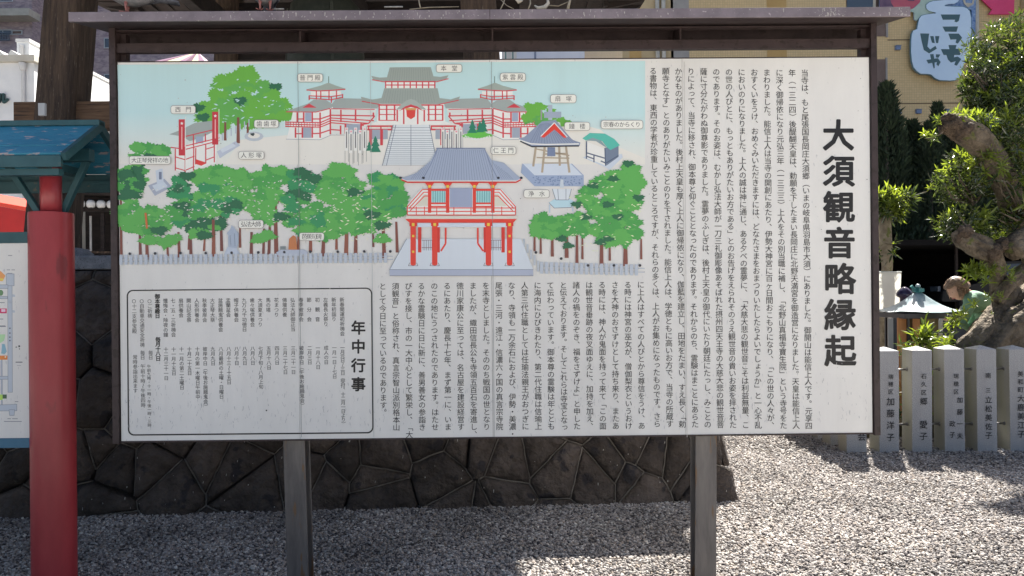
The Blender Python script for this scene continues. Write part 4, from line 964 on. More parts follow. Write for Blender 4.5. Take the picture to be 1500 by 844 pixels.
MB().box(XW, -.028, rz1 + .004, XE + .023, .028, rz1 + .03).build('ridge_cap', m_teal, ms, bevel=.002)
for y in (-hd * .88,):
    MB().box(XW + .05, y - .02, rz0 - .088, XE - .03 if y < 0 else XE + .12, y + .02, rz0 - .058).build('purlin', m_teal, ms)
MB().box(XW + .05, -.025, 2.15, XE - .03, .025, 2.21).build('longitudinal_beam', m_teal, ms)
MB().box(-.03, -hd * .9, 2.11, .03, hd * .9, 2.148).build('cross_beam', m_teal, ms)
# rear skirt board seen under the roof
MB().box(XW, hd - .03, 2.030, XE + .16, hd - .01, 2.092).build('rear_beam', m_teal, ms)
# map panel between the poles
pz1, pz0 = P(20, 357, MY).z, P(20, 640, MY).z
MB().box(-1.85, -.03, pz0, -.075, -.012, pz1).build('map_panel', m_panel, ms)
MB().box(-1.85, -.034, pz1 + .001, -.07, -.006, pz1 + .055).build('rail', m_teal, ms)
MB().box(-1.85, -.034, pz0 - .048, -.07, -.006, pz0 - .001).build('rail', m_tealb, ms)
def mpx(px, py, lo=0.0):
    q = P(px, py, MY - .03); return Vector((q.x - MX, -.03 - lo, q.z))
mp_ = Print(mpx, .0003, 1.2e-5)
RG = (176, 182, 192); OL = (120, 126, 140)
def road(pts):
    mp_.poly([(p[0], p[1]) for p in pts], OL)
    cx = sum(p[0] for p in pts) / len(pts); cy = sum(p[1] for p in pts) / len(pts)
    mp_.poly([(p[0] + (.6 if p[0] < cx else -.6), p[1] + (.6 if p[1] < cy else -.6)) for p in pts], RG)
road([(11, 400), (18, 400), (18.5, 575), (11.5, 575)]); road([(9, 401), (21, 401), (21, 419), (9, 419)]); road([(-30, 417), (12, 417), (12, 423), (-30, 423)]); road([(-30, 434), (11, 434), (11, 438), (-30, 438)])
road([(1, 525), (3.5, 525), (4, 600), (1.5, 600)]); road([(-20, 551), (12, 551), (12, 556), (-20, 556)]); road([(-30, 594), (25, 592), (25, 602), (-30, 603)]); road([(13, 600), (22, 600), (21, 609), (14, 609)])
for y in (433, 456): mp_.poly([(18, y - 2), (22, y - 1), (22, y + 2), (18, y + 2)], RG)
mp_.rect(-10, 452, 10, 459, (200, 40, 92)); mp_.rect(2, 453, 8, 457, (240, 190, 206)); mp_.rect(-10, 521, 11, 527, (226, 128, 60)); mp_.rect(7, 522, 9, 524, (240, 220, 190))
leafblob_p = [(1 + 4 * math.cos(k * .63), 429 + 4.5 * math.sin(k * .63)) for k in range(10)]; mp_.poly(leafblob_p, (96, 132, 92))
mp_.poly([(-6, 490), (8, 490), (6, 499), (0, 503), (-6, 503)], (170, 206, 158)); mp_.poly([(3, 504), (7, 504), (10, 515), (7, 519), (2, 518)], (130, 170, 186)); mp_.rect(-6, 578, 4, 586, (170, 206, 90)); mp_.rect(4, 578, 10, 584, (70, 96, 70))
mp_.poly([(-8, 392), (2, 398), (8, 404), (4, 412), (-8, 412)], (240, 150, 90)); mp_.rect(-4, 408, 5, 411, (244, 200, 90))
for y in (480, 487, 493, 498): mp_.rect(13.6, y, 15.6, y + 2, (90, 92, 104))
mp_.poly([(22, 508.6), (25, 507.6), (25, 509.6)], (40, 40, 46)); mp_.rect(27, 506, 29.5, 508.6, (40, 40, 46)); mp_.rect(28, 510.5, 29.4, 512, (80, 80, 86)); mp_.rect(23, 530, 33, 531.3, (90, 90, 98)); mp_.rect(25, 535, 31, 535.6, (140, 140, 146))
for x, y, w_ in ((10, 395, 5), (17, 395, 5), (12, 374, 6), (-2, 443, 9), (0, 467, 5), (0, 478, 9), (-4, 477, 12), (22, 588, 5), (11, 613, 5), (18, 613, 8), (6, 617, 26)): mp_.rect(x, y, x + w_, y + .9, (120, 120, 130))
for k in range(10): mp_.rect(13, 428 + k * 0 + 14, 16, 443, (230, 230, 226), True)
mp_.build('printed_map', ms)

# ---------------------------------------------------------------- row of engraved granite pillars
fence = empty('stone_fence', (0, 0, 0), 0, 'row of square granite pillars with engraved names turning a corner behind the sign', 'stone fence')
FY = 6.56; FX = P(1240, 640, FY).x; PW = .178; PITCH = .2905; FH = .945
post_me = None
def granite_post(x, y, h=FH, w_=PW):
    global post_me
    if post_me is None:
        mb = MB(); t = h - .032
        mb.add([(0, 0, -.15), (w_, 0, -.15), (w_, w_, -.15), (0, w_, -.15), (0, 0, t), (w_, 0, t), (w_, w_, t), (0, w_, t), (w_ / 2, w_ / 2, h)],
               [(0, 3, 2, 1), (0, 1, 5, 4), (1, 2, 6, 5), (2, 3, 7, 6), (3, 0, 4, 7), (4, 5, 8), (5, 6, 8), (6, 7, 8), (7, 4, 8)])
        o = mb.build('post', m_post, fence, bevel=.004); post_me = o
    else: o = inst(post_me)
    rr = random.Random(int(x * 100 + y * 37))
    o.location = (x, y, rr.uniform(-.006, .006)); o.rotation_euler = (rr.uniform(-.006, .006), rr.uniform(-.008, .008), rr.uniform(-.02, .02)); return o
m_post = bpy.data.materials.new('granite with moss stain'); m_post.use_nodes = True
_n = m_post.node_tree.nodes; _l = m_post.node_tree.links; _b = _n['Principled BSDF']; _b.inputs['Roughness'].default_value = .75
_tc = _n.new('ShaderNodeTexCoord'); _t1 = _n.new('ShaderNodeTexNoise'); _t1.inputs['Scale'].default_value = 190; _l.new(_tc.outputs['Object'], _t1.inputs[0])
_r1 = _n.new('ShaderNodeValToRGB'); _r1.color_ramp.elements[0].position = .34; _r1.color_ramp.elements[0].color = (.23, .235, .25, 1); _r1.color_ramp.elements[1].position = .66; _r1.color_ramp.elements[1].color = (.53, .535, .55, 1); _l.new(_t1.outputs[0], _r1.inputs[0])
# moss and lichen film grows on the west (left) faces, streaked downwards
_g = _n.new('ShaderNodeNewGeometry'); _sx = _n.new('ShaderNodeSeparateXYZ'); _l.new(_g.outputs['Normal'], _sx.inputs[0])
_m1 = _n.new('ShaderNodeMath'); _m1.operation = 'MULTIPLY'; _m1.inputs[1].default_value = -1; _l.new(_sx.outputs[0], _m1.inputs[0])
_mp = _n.new('ShaderNodeMapping'); _mp.inputs['Scale'].default_value = (14, 14, 1.6); _l.new(_tc.outputs['Object'], _mp.inputs[0]); _t2 = _n.new('ShaderNodeTexNoise'); _t2.inputs['Scale'].default_value = 1; _t2.inputs['Detail'].default_value = 5; _l.new(_mp.outputs[0], _t2.inputs[0])
_m2 = _n.new('ShaderNodeMath'); _m2.operation = 'ADD'; _m2.inputs[1].default_value = .0; _l.new(_t2.outputs[0], _m2.inputs[0]); _m3 = _n.new('ShaderNodeMath'); _m3.operation = 'MULTIPLY'; _m3.use_clamp = True; _l.new(_m1.outputs[0], _m3.inputs[0]); _l.new(_m2.outputs[0], _m3.inputs[1])
_mx = _n.new('ShaderNodeMix'); _mx.data_type = 'RGBA'; _l.new(_m3.outputs[0], _mx.inputs[0]); _l.new(grime(_n, _l, _tc, _r1.outputs[0], .42), _mx.inputs[6]); _mx.inputs[7].default_value = (.33, .31, .19, 1); _l.new(_mx.outputs[2], _b.inputs['Base Color'])
_bp = _n.new('ShaderNodeBump'); _bp.inputs['Strength'].default_value = .15; _bp.inputs['Distance'].default_value = .01; _l.new(_t1.outputs[0], _bp.inputs['Height']); _l.new(_bp.outputs[0], _b.inputs['Normal'])
m_engr = mat('engraved ink on granite', (.022, .022, .026), (.12, .12, .13), scale=60, rough=.8, contrast=(.5, .85))
names = {0: [(None, '会', 0, 640, 12, 12)], 1: [(1304, '瑞穂区', 0, 552, 11, 7.5), (1304, '加藤洋子', 0, 588.5, 17.4, 12)], 2: [(1352, '石久区', 0, 551, 12, 8), (1352, '郷', 0, 588, 1, 11), (1352, '愛子', 0, 622, 17, 12)],
         3: [(1400, '瑞穂区', 0, 551, 11.5, 7.5), (1405.5, '加藤一夫', 0, 586, 17.5, 9), (1394.5, '政子', 0, 621, 16, 9)], 4: [(1447.5, '南', 0, 550.5, 1, 8.5), (1447.5, '三', 0, 572, 1, 7.5), (1448, '立松美佐子', 0, 586, 13, 10.5)], 5: [(1495, '美和町', 0, 548, 11.5, 8.5), (1495.5, '大鹿美江子', 0, 584, 13, 11)]}
fposts = []
for k in range(8):
    x = FX + k * PITCH; o = granite_post(x, FY)
    if k == 0:
        pass
    for (cx, s_, _, y0, pit, size) in names.get(k, []):
        mb = MB(); c0 = cx if cx else 1262
        def fm(px, py): q = P(px, py, FY - .0015); return Vector((q.x - o.location.x, -.0065, q.z - o.location.z))
        for j, ch in enumerate(s_): put_glyph(mb, ch, fm, c0, y0 + j * pit, size, .8)
        mb.build('inscription', m_engr, o)
    fposts.append(o)
for k in range(1, 15): granite_post(FX - .02 + .004 * k, FY + k * PITCH * 1.02)
def rod(a, b):
    MB().tube([a, b], .009, 8).build('rod', m_rod, fence, smooth=True)
for k in range(7):
    for z in (.735, .245): rod((FX + k * PITCH + PW - .01, FY + .075, z), (FX + (k + 1) * PITCH + .004, FY + .075, z))
for k in range(14):
    for z in (.735, .245): rod((FX + .08, FY + k * PITCH * 1.02 + PW - .01, z), (FX + .08, FY + (k + 1) * PITCH * 1.02 + .004, z))
for k in range(1, 8):
    for z in (.735, .245):
        MB().lathe((0, 0, 0), [(.016, 0), (.018, .004), (.012, .010)], 10).build('rod_collar', m_rod, fence, smooth=True, loc=(FX + k * PITCH + .0, FY + .075, z), rot=(0, -math.pi / 2, 0))
for o in fposts[1:]: pass
# a kerb of stone under the planting behind the pillars
MB().box(FX + .35, FY + .62, -.1, FX + 5, FY + 3.4, .16).build('planting_bed', mat('planting soil', (.03, .025, .015), (.09, .075, .04), scale=9, rough=1, bump=.8), kind='structure')

# ---------------------------------------------------------------- buildings behind
def facade(name, x0, y0, x1, y1, z0, z1, m, label, cat='building'):
    e_ = empty(name, ((x0 + x1) / 2, (y0 + y1) / 2, 0), 0, label, cat)
    c = ((x0 + x1) / 2, (y0 + y1) / 2)
    MB().box(x0 - c[0], y0 - c[1], z0, x1 - c[0], y1 - c[1], z1).build('wall', m, e_)
    def loc(v): return Vector((v[0] - c[0], v[1] - c[1], v[2]))
    return e_, loc
def windowat(e_, loc, px0, py0, px1, py1, Y, dep=.25, mull=1, m_in=None, fw=.05):
    a = P(px0, py1, Y); b = P(px1, py0, Y); a = loc(a); b = loc(b)
    MB().box(a.x, a.y - .02, a.z, b.x, a.y - .012, b.z).build('window', m_in or m_glass, e_)
    fr = MB(); 
    fr.box(a.x - fw, a.y - .06, a.z - fw, b.x + fw, a.y - .005, a.z); fr.box(a.x - fw, a.y - .06, b.z, b.x + fw, a.y - .005, b.z + fw)
    fr.box(a.x - fw, a.y - .06, a.z, a.x, a.y - .005, b.z); fr.box(b.x, a.y - .06, a.z, b.x + fw, a.y - .005, b.z)
    for k in range(1, mull + 1):
        x = a.x + (b.x - a.x) * k / (mull + 1); fr.box(x - fw / 2, a.y - .055, a.z, x + fw / 2, a.y - .022, b.z)
    fr.build('window_frame', m_frame, e_)
m_brick = mat('mottled violet brown brick tile', (.27, .22, .26), (.46, .38, .40), scale=5, rough=.85, detail=8, contrast=(.40, .60), stretch=(.6, .6, 1.6))
YA = 45
ap, la = facade('apartment_building', P(48, 80, YA + 3).x - .5, YA + 3, P(330, 80, YA).x, YA + 20, 0, 34, m_brick, 'violet brown brick tiled apartment tower behind the wooden post at upper left', 'building')
a = la(P(-60, 80, YA)); b = la(P(47, 80, YA))
MB().box(a.x - 25, a.y, 0, b.x, la((0, YA + 2.99, 0)).y, 34).build('wing', m_brick, ap)
q0 = la(P(-40, 33, YA)); q1 = la(P(42, 23, YA - 1.1)); MB().box(q0.x - 4, a.y - 1.1, q0.z, q1.x, a.y - .01, q0.z + .42).build('balcony', m_conc, ap)
q1 = la(P(42, -60, YA - 1.1)); MB().box(q0.x - 4, a.y - 1.1, q0.z + 3, q1.x, a.y - .01, q0.z + 3.42).build('balcony', m_conc, ap)
windowat(ap, la, -20, 45, 17, 51, YA - .01, mull=2); windowat(ap, la, -20, -6, 18, 2, YA - .01)
q0 = la(P(0, 62, YA)); q1 = la(P(18, 51, YA)); bal = MB()
for k in range(9): bal.box(q0.x + (q1.x - q0.x) * k / 8 - .02, a.y - .3, q0.z, q0.x + (q1.x - q0.x) * k / 8 + .02, a.y - .26, q1.z)
bal.box(q0.x - .05, a.y - .31, q1.z, q1.x + .05, a.y - .25, q1.z + .06); bal.box(q0.x - .05, a.y - .31, q0.z, q1.x + .05, a.y - .25, q0.z + .06); bal.build('railing', m_glass, ap)
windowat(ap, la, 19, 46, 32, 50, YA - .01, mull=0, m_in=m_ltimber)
for y0, y1 in ((-3, 11), (57, 70), (110, 123)): windowat(ap, la, 154, y0, 161, y1, YA + 2.99, mull=0)
# long white building whose side wall catches the sun
lw, lf = facade('white_wall', -12.0, 18, -11.7, 33, 0, 7.6, m_white, 'long white wall catching the sun, seen either side of the wooden post', 'wall')
MB().box(-.17, -7.52, 7.601, .17, 7.55, 7.68).build('coping', m_trim, lw)
MB().tube([(0, -7.56, 0), (0, -7.56, 7.5)], .05, 8).build('drainpipe', m_trim, lw)
nb, nl = facade('white_shop', -16, 15, P(50, 120, 15).x, 16.3, 0, P(40, 92, 15).z, m_white, 'low white building with dark shop lettering and drainpipe at the far left', 'building')
q = nl(P(50, 92, 15)); q2 = nl(P(50, 82, 15))
MB().box(nl((-16.1, 0, 0)).x, q.y - .10, q.z + .001, q.x + .06, q.y + 1.2, q2.z).build('coping', m_conc, nb, bevel=.01)
q = nl(P(36, 92, 15)); MB().tube([(q.x, q.y - .05, 0), (q.x, q.y - .05, q.z - .05)], .035, 8).build('drainpipe', m_trim, nb)
MB().lathe((q.x, q.y - .06, q.z - .17), [(.05, 0), (.07, .08), (.07, .15)], 10).build('pipe_head', m_trim, nb)
mb = MB(); 
def fsh(px, py): v = nl(P(px, py, 14.93)); return Vector((v.x, v.y, v.z))
put_glyph(mb, 'ル', fsh, 3, 144, 17, 2.4); put_glyph(mb, 'テ', fsh, -15, 144, 17, 2.4); put_glyph(mb, 'ホ', fsh, -33, 144, 17, 2.4)
lt = mb.build('shop_lettering', mat('dark green lettering', (.02, .06, .06), rough=.5), nb); sm_ = lt.modifiers.new('t', 'SOLIDIFY'); sm_.thickness = .05; sm_.offset = -1
for x0, x1 in ((-8, 9), (10, 31)):     # little rooflights on top
    a0 = P(x0, 82, 15.3); a1 = P(x1, 82, 15.3); t_ = P(x0 + 6, 73, 15.3)
    rv = [nl(a0), nl(a1), nl(t_)]
    MB().prism([(v.x, v.y, v.z) for v in rv], (0, .7, 0)).build('rooflight', m_trim, nb)
# tan tiled building on the right
m_tan = bpy.data.materials.new('small tan mosaic tiles'); m_tan.use_nodes = True
_n = m_tan.node_tree.nodes; _l = m_tan.node_tree.links; _b = _n['Principled BSDF']; _tc = _n.new('ShaderNodeTexCoord'); _s = _n.new('ShaderNodeSeparateXYZ'); _l.new(_tc.outputs['Object'], _s.inputs[0])
_c = _n.new('ShaderNodeCombineXYZ'); _ad = _n.new('ShaderNodeMath'); _ad.operation = 'ADD'; _l.new(_s.outputs[0], _ad.inputs[0]); _l.new(_s.outputs[1], _ad.inputs[1]); _l.new(_ad.outputs[0], _c.inputs[0]); _l.new(_s.outputs[2], _c.inputs[1])
_br = _n.new('ShaderNodeTexBrick'); _br.offset = 0; _br.inputs['Scale'].default_value = 1; _br.inputs['Brick Width'].default_value = .085; _br.inputs['Row Height'].default_value = .085; _br.inputs['Mortar Size'].default_value = .008; _br.inputs['Mortar Smooth'].default_value = .3
_br.inputs['Color1'].default_value = (.60, .46, .25, 1); _br.inputs['Color2'].default_value = (.66, .51, .285, 1); _br.inputs['Mortar'].default_value = (.50, .39, .22, 1); _l.new(_c.outputs[0], _br.inputs[0])
_t = _n.new('ShaderNodeTexNoise'); _t.inputs['Scale'].default_value = .5; _t.inputs['Detail'].default_value = 5; _l.new(_tc.outputs['Object'], _t.inputs[0]); _rr = _n.new('ShaderNodeValToRGB'); _rr.color_ramp.elements[0].color = (.82, .82, .84, 1); _rr.color_ramp.elements[1].color = (1.08, 1.05, 1, 1); _l.new(_t.outputs[0], _rr.inputs[0])
_mx = _n.new('ShaderNodeMix'); _mx.data_type = 'RGBA'; _mx.blend_type = 'MULTIPLY'; _mx.inputs[0].default_value = 1; _l.new(_br.outputs[0], _mx.inputs[6]); _l.new(_rr.outputs[0], _mx.inputs[7]); _l.new(_mx.outputs[2], _b.inputs['Base Color']); _b.inputs['Roughness'].default_value = .6
YT = 26
tb, tl = facade('tan_tiled_building', P(915, 60, YT).x, YT, 42, 40, 0, 17, m_tan, 'big ochre building of small square tiles behind the sign and trees', 'building')
fy = tl((0, YT, 0)).y
def tbox(name, px0, py0, px1, py1, m, y0=-.03, y1=-.002):
    a = tl(P(px0, py1, YT)); b = tl(P(px1, py0, YT)); return MB().box(a.x, fy + y0, a.z, b.x, fy + y1, b.z).build(name, m, tb)
m_tan2 = mat('plain ochre render', (.42, .33, .19), (.50, .40, .25), scale=1, rough=.8); m_ochre = mat('rust stained ochre', (.42, .27, .10), (.50, .34, .14), scale=1, rough=.8)
m_greyp = mat('grey panel', (.27, .26, .26), (.33, .32, .31), scale=2, rough=.7); m_joint = mat('dark joint', (.12, .09, .06), rough=.9)
tbox('plain_panel', 916, -60, 985, 520, m_tan2); tbox('stained_strip', 1148, -60, 1151, 520, m_ochre, -.02); tbox('stained_strip', 1128, -60, 1151, 520, m_ochre, -.015)
tbox('grey_panel', 987, -60, 1008, 520, m_greyp); tbox('stained_strip', 926, -60, 938, 520, m_ochre, -.04)
for px in (964.5, 973.5, 1430):
    a = tl(P(px, 300, YT)); MB().tube([(a.x, fy - .12, 0), (a.x, fy - .12, 16)], .075, 10).build('downpipe', m_conc, tb, smooth=True)
for py in (57.6, 150.8, 244): tbox('joint', 1300, py - .6, 1560, py + .6, m_joint, -.012)
tbox('joint', 1425, -60, 1426.2, 420, m_joint, -.012)
for (y0, y1) in ((-60, 54), (87, 149), (181, 245)):
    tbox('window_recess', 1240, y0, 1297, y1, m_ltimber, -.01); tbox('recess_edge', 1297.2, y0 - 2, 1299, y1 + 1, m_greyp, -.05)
tbox('window', 1240, -60, 1277, 16, m_glass, -.05, -.012); tbox('mullion', 1278, -60, 1281, 16, m_conc, -.06)
for (y0, y1) in ((150.5, 178),): tbox('spandrel', 1285.5, y0, 1299, y1, m_tan, -.12)
for px, py in ((1314, 71), (1344, 71), (1387, 71), (1445.5, 68), (1315, 164), (1344.5, 164), (1387, 164), (1446, 162), (1314, -20), (1387, -20)):
    a = tl(P(px, py, YT)); mb = MB(); mb.box(a.x - .085, fy - .10, a.z - .07, a.x + .085, fy - .001, a.z + .06); mb.box(a.x - .095, fy - .13, a.z + .061, a.x + .095, fy - .001, a.z + .075)
    mb.build('vent_hood', m_bluebox, tb)
tbox('corner_box', 1494, -60, 1520, 28, m_tan2, -.35)
tbox('dark_sign', 1498, 30, 1520, 62, m_mpurp, -.3, -.2)
# signs hanging on it
def SP(u, v, d): return P(1300 + u / 7.035, v / 7.035, YT - d)
def flat(name, uv, m, d, th, parent=None, **k):
    pts = [SP(u, v, d) for u, v in uv]
    return MB().prism(pts, (0, th, 0)).build(name, m, parent, **k)
cs_ = empty('cloud_sign', (0, 0, 0), 0, 'pale blue cloud shaped sign with slate Japanese lettering on the ochre wall', 'sign')
cloud = [(500, 130), (430, 112), (402, 85), (402, 50), (430, 25), (470, 12), (600, 0), (740, -4), (725, 20), (690, 38), (640, 40), (590, 52), (592, 64), (700, 70), (780, 72), (822, 88), (848, 118), (860, 180), (864, 400), (860, 580), (848, 622), (800, 644), (784, 650), (782, 700), (765, 765), (735, 806), (700, 824), (650, 830), (540, 826), (495, 806), (455, 770), (420, 762), (345, 760), (300, 728), (272, 690), (254, 630), (246, 540), (246, 430), (254, 350), (268, 316), (308, 300), (320, 230), (330, 190), (352, 162), (400, 150), (500, 138)]
gc = (560, 430)
flat('outline_board', [(u + (u - gc[0]) * .018, v + (v - gc[1]) * .014 ) for u, v in cloud], m_sigb, .24, .08, cs_); flat('board', cloud, m_sign, .262, .02, cs_)
for uv in ([(550, 150), (750, 150), (735, 215), (715, 230), (690, 222), (700, 203), (590, 203), (572, 205)], [(568, 275), (728, 273), (712, 328), (595, 326)], [(628, 347), (735, 347), (770, 390), (725, 450), (703, 440), (712, 405), (650, 408)],
           [(552, 507), (640, 507), (630, 465), (712, 465), (703, 503), (770, 503), (748, 567), (690, 567), (684, 592), (725, 583), (760, 610), (715, 677), (690, 668), (705, 630), (655, 645), (625, 615), (608, 567), (580, 567)],
           [(338, 345), (430, 347), (412, 480), (440, 510), (495, 473), (508, 503), (430, 550), (375, 515), (352, 420)], [(440, 373), (475, 373), (488, 445), (460, 440)], [(492, 373), (535, 373), (522, 445), (500, 443)],
           [(402, 618), (450, 612), (440, 560), (475, 558), (482, 606), (520, 600), (548, 640), (525, 682), (505, 665), (512, 640), (486, 645), (487, 700), (478, 708), (462, 648), (420, 655)], [(500, 560), (545, 562), (525, 596), (500, 592)]):
    flat('lettering', uv, m_sigk, .270, .006, cs_)
mu = empty('painted_mural_board', (0, 0, 0), 0, 'colourful printed board of coral, purple and mottled blue shapes above the cloud sign', 'mural')
flat('backing', [(-80, -300), (905, -300), (910, 60), (905, 460), (880, 560), (866, 600), (866, 100), (700, 60), (330, 140), (300, 215), (275, 200), (275, 115), (-80, 115)], m_mblue, .18, .05, mu)
flat('coral_shape', [(60, -300), (350, -300), (350, -20), (330, 30), (260, 90), (180, 118), (95, 116), (40, 30), (20, -60)], m_coral, .20, .018, mu)
flat('purple_shape', [(-80, -300), (50, -300), (20, -60), (40, 30), (95, 116), (-80, 116)], m_mpurp, .195, .014, mu)
flat('green_shape', [(352, -300), (640, -300), (600, -10), (470, 10), (395, 45), (398, 90), (500, 125), (400, 146), (330, 178), (300, 215), (276, 200), (276, 128), (200, 118), (280, 80), (340, 20)], m_mgreen, .205, .02, mu)
flat('dark_patch', [(180, -20), (300, -20), (270, 12), (215, 8)], m_mpurp, .214, .006, mu); flat('ochre_curl', [(770, -40), (900, -40), (890, 40), (830, 78), (790, 40)], m_conc, .212, .006, mu); flat('blue_patch', [(790, -30), (885, -30), (870, 32), (810, 30)], m_mblue, .220, .006, mu)
fl = flat('magenta_flag_sign', [(860, -110), (1310, -110), (1305, 148), (1040, 148), (1080, 98)], m_pink, .15, .05, None, label='magenta arrow shaped flag sign at the top right of the ochre wall', cat='sign')
# pale glazed building in the middle distance
gb2, gl2 = facade('pale_blue_building', P(735, 80, 60).x, 60, P(892, 80, 60).x, 75, 0, 36, mat('pale blue panel', (.42, .52, .72), (.48, .58, .78), scale=.4, rough=.5), 'pale blue clad building glimpsed in the slot above the sign', 'building')
windowat(gb2, gl2, 740, 60, 752, 95, 59.99, mull=2, m_in=mat('teal glass', (.08, .2, .22), rough=.2), fw=.25)
for px in (784, 864): q = gl2(P(px, 80, 60)); MB().box(q.x - .08, q.y - .05, 0, q.x + .08, q.y - .002, 34).build('panel_joint', m_bluebox, gb2)
# striped canopy roof
YS = 15
sr = empty('striped_pavilion', (P(256, 88, YS).x, YS + 1, 0), 0, 'small pavilion with a purple and cream striped roof peeping above the sign at left', 'pavilion')
ce = P(256, 89, YS); hw = P(300, 88, YS).x - P(216, 88, YS).x; hw /= 2; zt = P(256, 55, YS).z
stc = [mat('plum stripe', (.10, .02, .06), rough=.7), mat('mauve stripe', (.20, .10, .17), rough=.7), mat('cream stripe', (.50, .46, .28), rough=.7)]
seq = [1, 0, 2, 2, 1, 0, 2, 1]
for f in range(8):
    a0 = -hw + 2 * hw * f / 8; a1 = -hw + 2 * hw * (f + 1) / 8
    for s_ in (-1, 1):
        MB().add([(a0, s_ * .9, ce.z), (a1, s_ * .9, ce.z), (a1 * .12, 0, zt), (a0 * .12, 0, zt)], [(0, 1, 2, 3)]).build('roof_stripe', stc[seq[f]], sr)
for s_ in (-1, 1): MB().add([(s_ * hw, -.9, ce.z), (s_ * hw, .9, ce.z), (s_ * hw * .12, 0, zt)], [(0, 1, 2)]).build('roof_stripe', stc[0], sr)
MB().box(-hw - .05, -.95, ce.z - .07, hw + .05, .95, ce.z - .002).build('eave', m_dark, sr)
MB().box(-hw + .15, -.7, 0, hw - .15, .7, ce.z - .071).build('wall', m_conc, sr)
# red awning at far left
ra_ = empty('red_awning', (P(10, 320, 11).x, 11, 0), 0, 'bright red stall awning with a top edge painted sunlit behind the map board', 'awning')
a = P(-60, 346, 11); b = P(42, 306, 11); c0 = ra_.location
zl0 = P(42, 346, 11).z; zr = P(42, 310, 11).z; zl1 = P(-60, 292, 11).z
m_rcl = mat('red awning cloth', (.50, .012, .012), (.42, .01, .01), scale=3, rough=.6)
MB().hexa([(a.x - c0.x, 0, zl0), (b.x - c0.x, 0, zl0), (b.x - c0.x, .03, zl0), (a.x - c0.x, .03, zl0), (a.x - c0.x, 0, zl1), (b.x - c0.x, 0, zr), (b.x - c0.x, .03, zr), (a.x - c0.x, .03, zl1)]).build('valance', m_rcl, ra_)
MB().hexa([(a.x - c0.x, 0, zl1 + .001), (b.x - c0.x, 0, zr + .001), (b.x - c0.x, .5, zr + .12), (a.x - c0.x, .5, zl1 + .12), (a.x - c0.x, 0, zl1 + .06), (b.x - c0.x, 0, zr + .06), (b.x - c0.x, .5, zr + .18), (a.x - c0.x, .5, zl1 + .18)]).build('canopy', mat('sunlit red cloth', (.75, .06, .03), rough=.6), ra_)  # paler red puts the sunlit top edge into the cloth colour
for x in (a.x - c0.x + .1, b.x - c0.x - .06):
    MB().tube([(x, .1, 0), (x, .1, zl0 + .2)], .025, 8).build('pole', m_steel, ra_)
# dark hall with lanterns
YH = 15.2; HR = R(20)
ho = P(112, 300, YH)
hl = empty('lantern_hall', (ho.x, ho.y, 0), HR, 'dark timber hall with a lantern row, glimpsed between the red pole and the sign', 'hall')
MB().box(-1.5, 1.2, 0, 6, 5, 5.6).build('wall', m_conc, hl)
zt_ = P(120, 278, YH).z; zb_ = P(120, 372, YH).z
MB().box(-.0, -.3, zt_ - .12, 6, 1.4, zt_ + .02).build('eave', m_dark, hl); MB().box(-.0, -.34, zt_ + .021, 6, -.28, zt_ + .05).build('eave_trim', m_trim, hl)
MB().box(.0, -.1, zt_ - .7 + .25, 6, .0, zt_ - .16).build('lintel', m_dark, hl)
MB().box(.0, .9, 0, 6, 1.19, zt_ - .125).build('back_wall', m_dark, hl)
for k in range(9):
    x = .02 + k * .42
    MB().box(x, -.06, .5, x + .07, .04, zt_ - .46).build('post', m_dark, hl)
    if k in (0, 2, 4, 5): MB().box(x + .16, .3, 1.9, x + .20, .33, 3.1).build('hanging_strip', m_trim, hl)
MB().box(-.1, -.45, 0, 6, .9, 1.75).build('platform', m_rough, hl); MB().box(-.1, -.5, 2.28, 6, -.46, 2.32).build('handrail', m_woodold, hl)
for k in range(4): MB().box(-.3 - .0 * k, -.6 - .28 * k, 0, 1.2 - .22 * k, -.46 - .28 * k + .15, 1.7 - .2 * k).build('step', m_cap, hl)
m_lan = mat('white lantern paper', (.72, .72, .72), (.6, .6, .6), scale=20, rough=.7)
for k in range(7):
    p = Matrix.Rotation(HR, 4, 'Z') @ Vector((.10 + k * .185, -.14, 0)) + Vector((ho.x, ho.y, 0))
    e_ = empty('paper_lantern', (p.x, p.y, P(125, 305, YH).z + .0), HR, '%s white paper lantern counted from the red pole, under the dark hall eave' % ('first', 'second', 'third', 'fourth', 'fifth', 'sixth', 'seventh')[k], 'lantern', 'white lanterns under the hall eave')
    MB().lathe((0, 0, 0), [(.045, 0), (.078, .03), (.088, .08), (.078, .13), (.045, .16)], 14).build('paper_shade', m_lan, e_, smooth=True)
    MB().lathe((0, 0, 0), [(.048, -.012), (.05, .004)], 12).build('rim', m_black, e_); MB().lathe((0, 0, 0), [(.05, .156), (.046, .175)], 12).build('rim', m_black, e_)
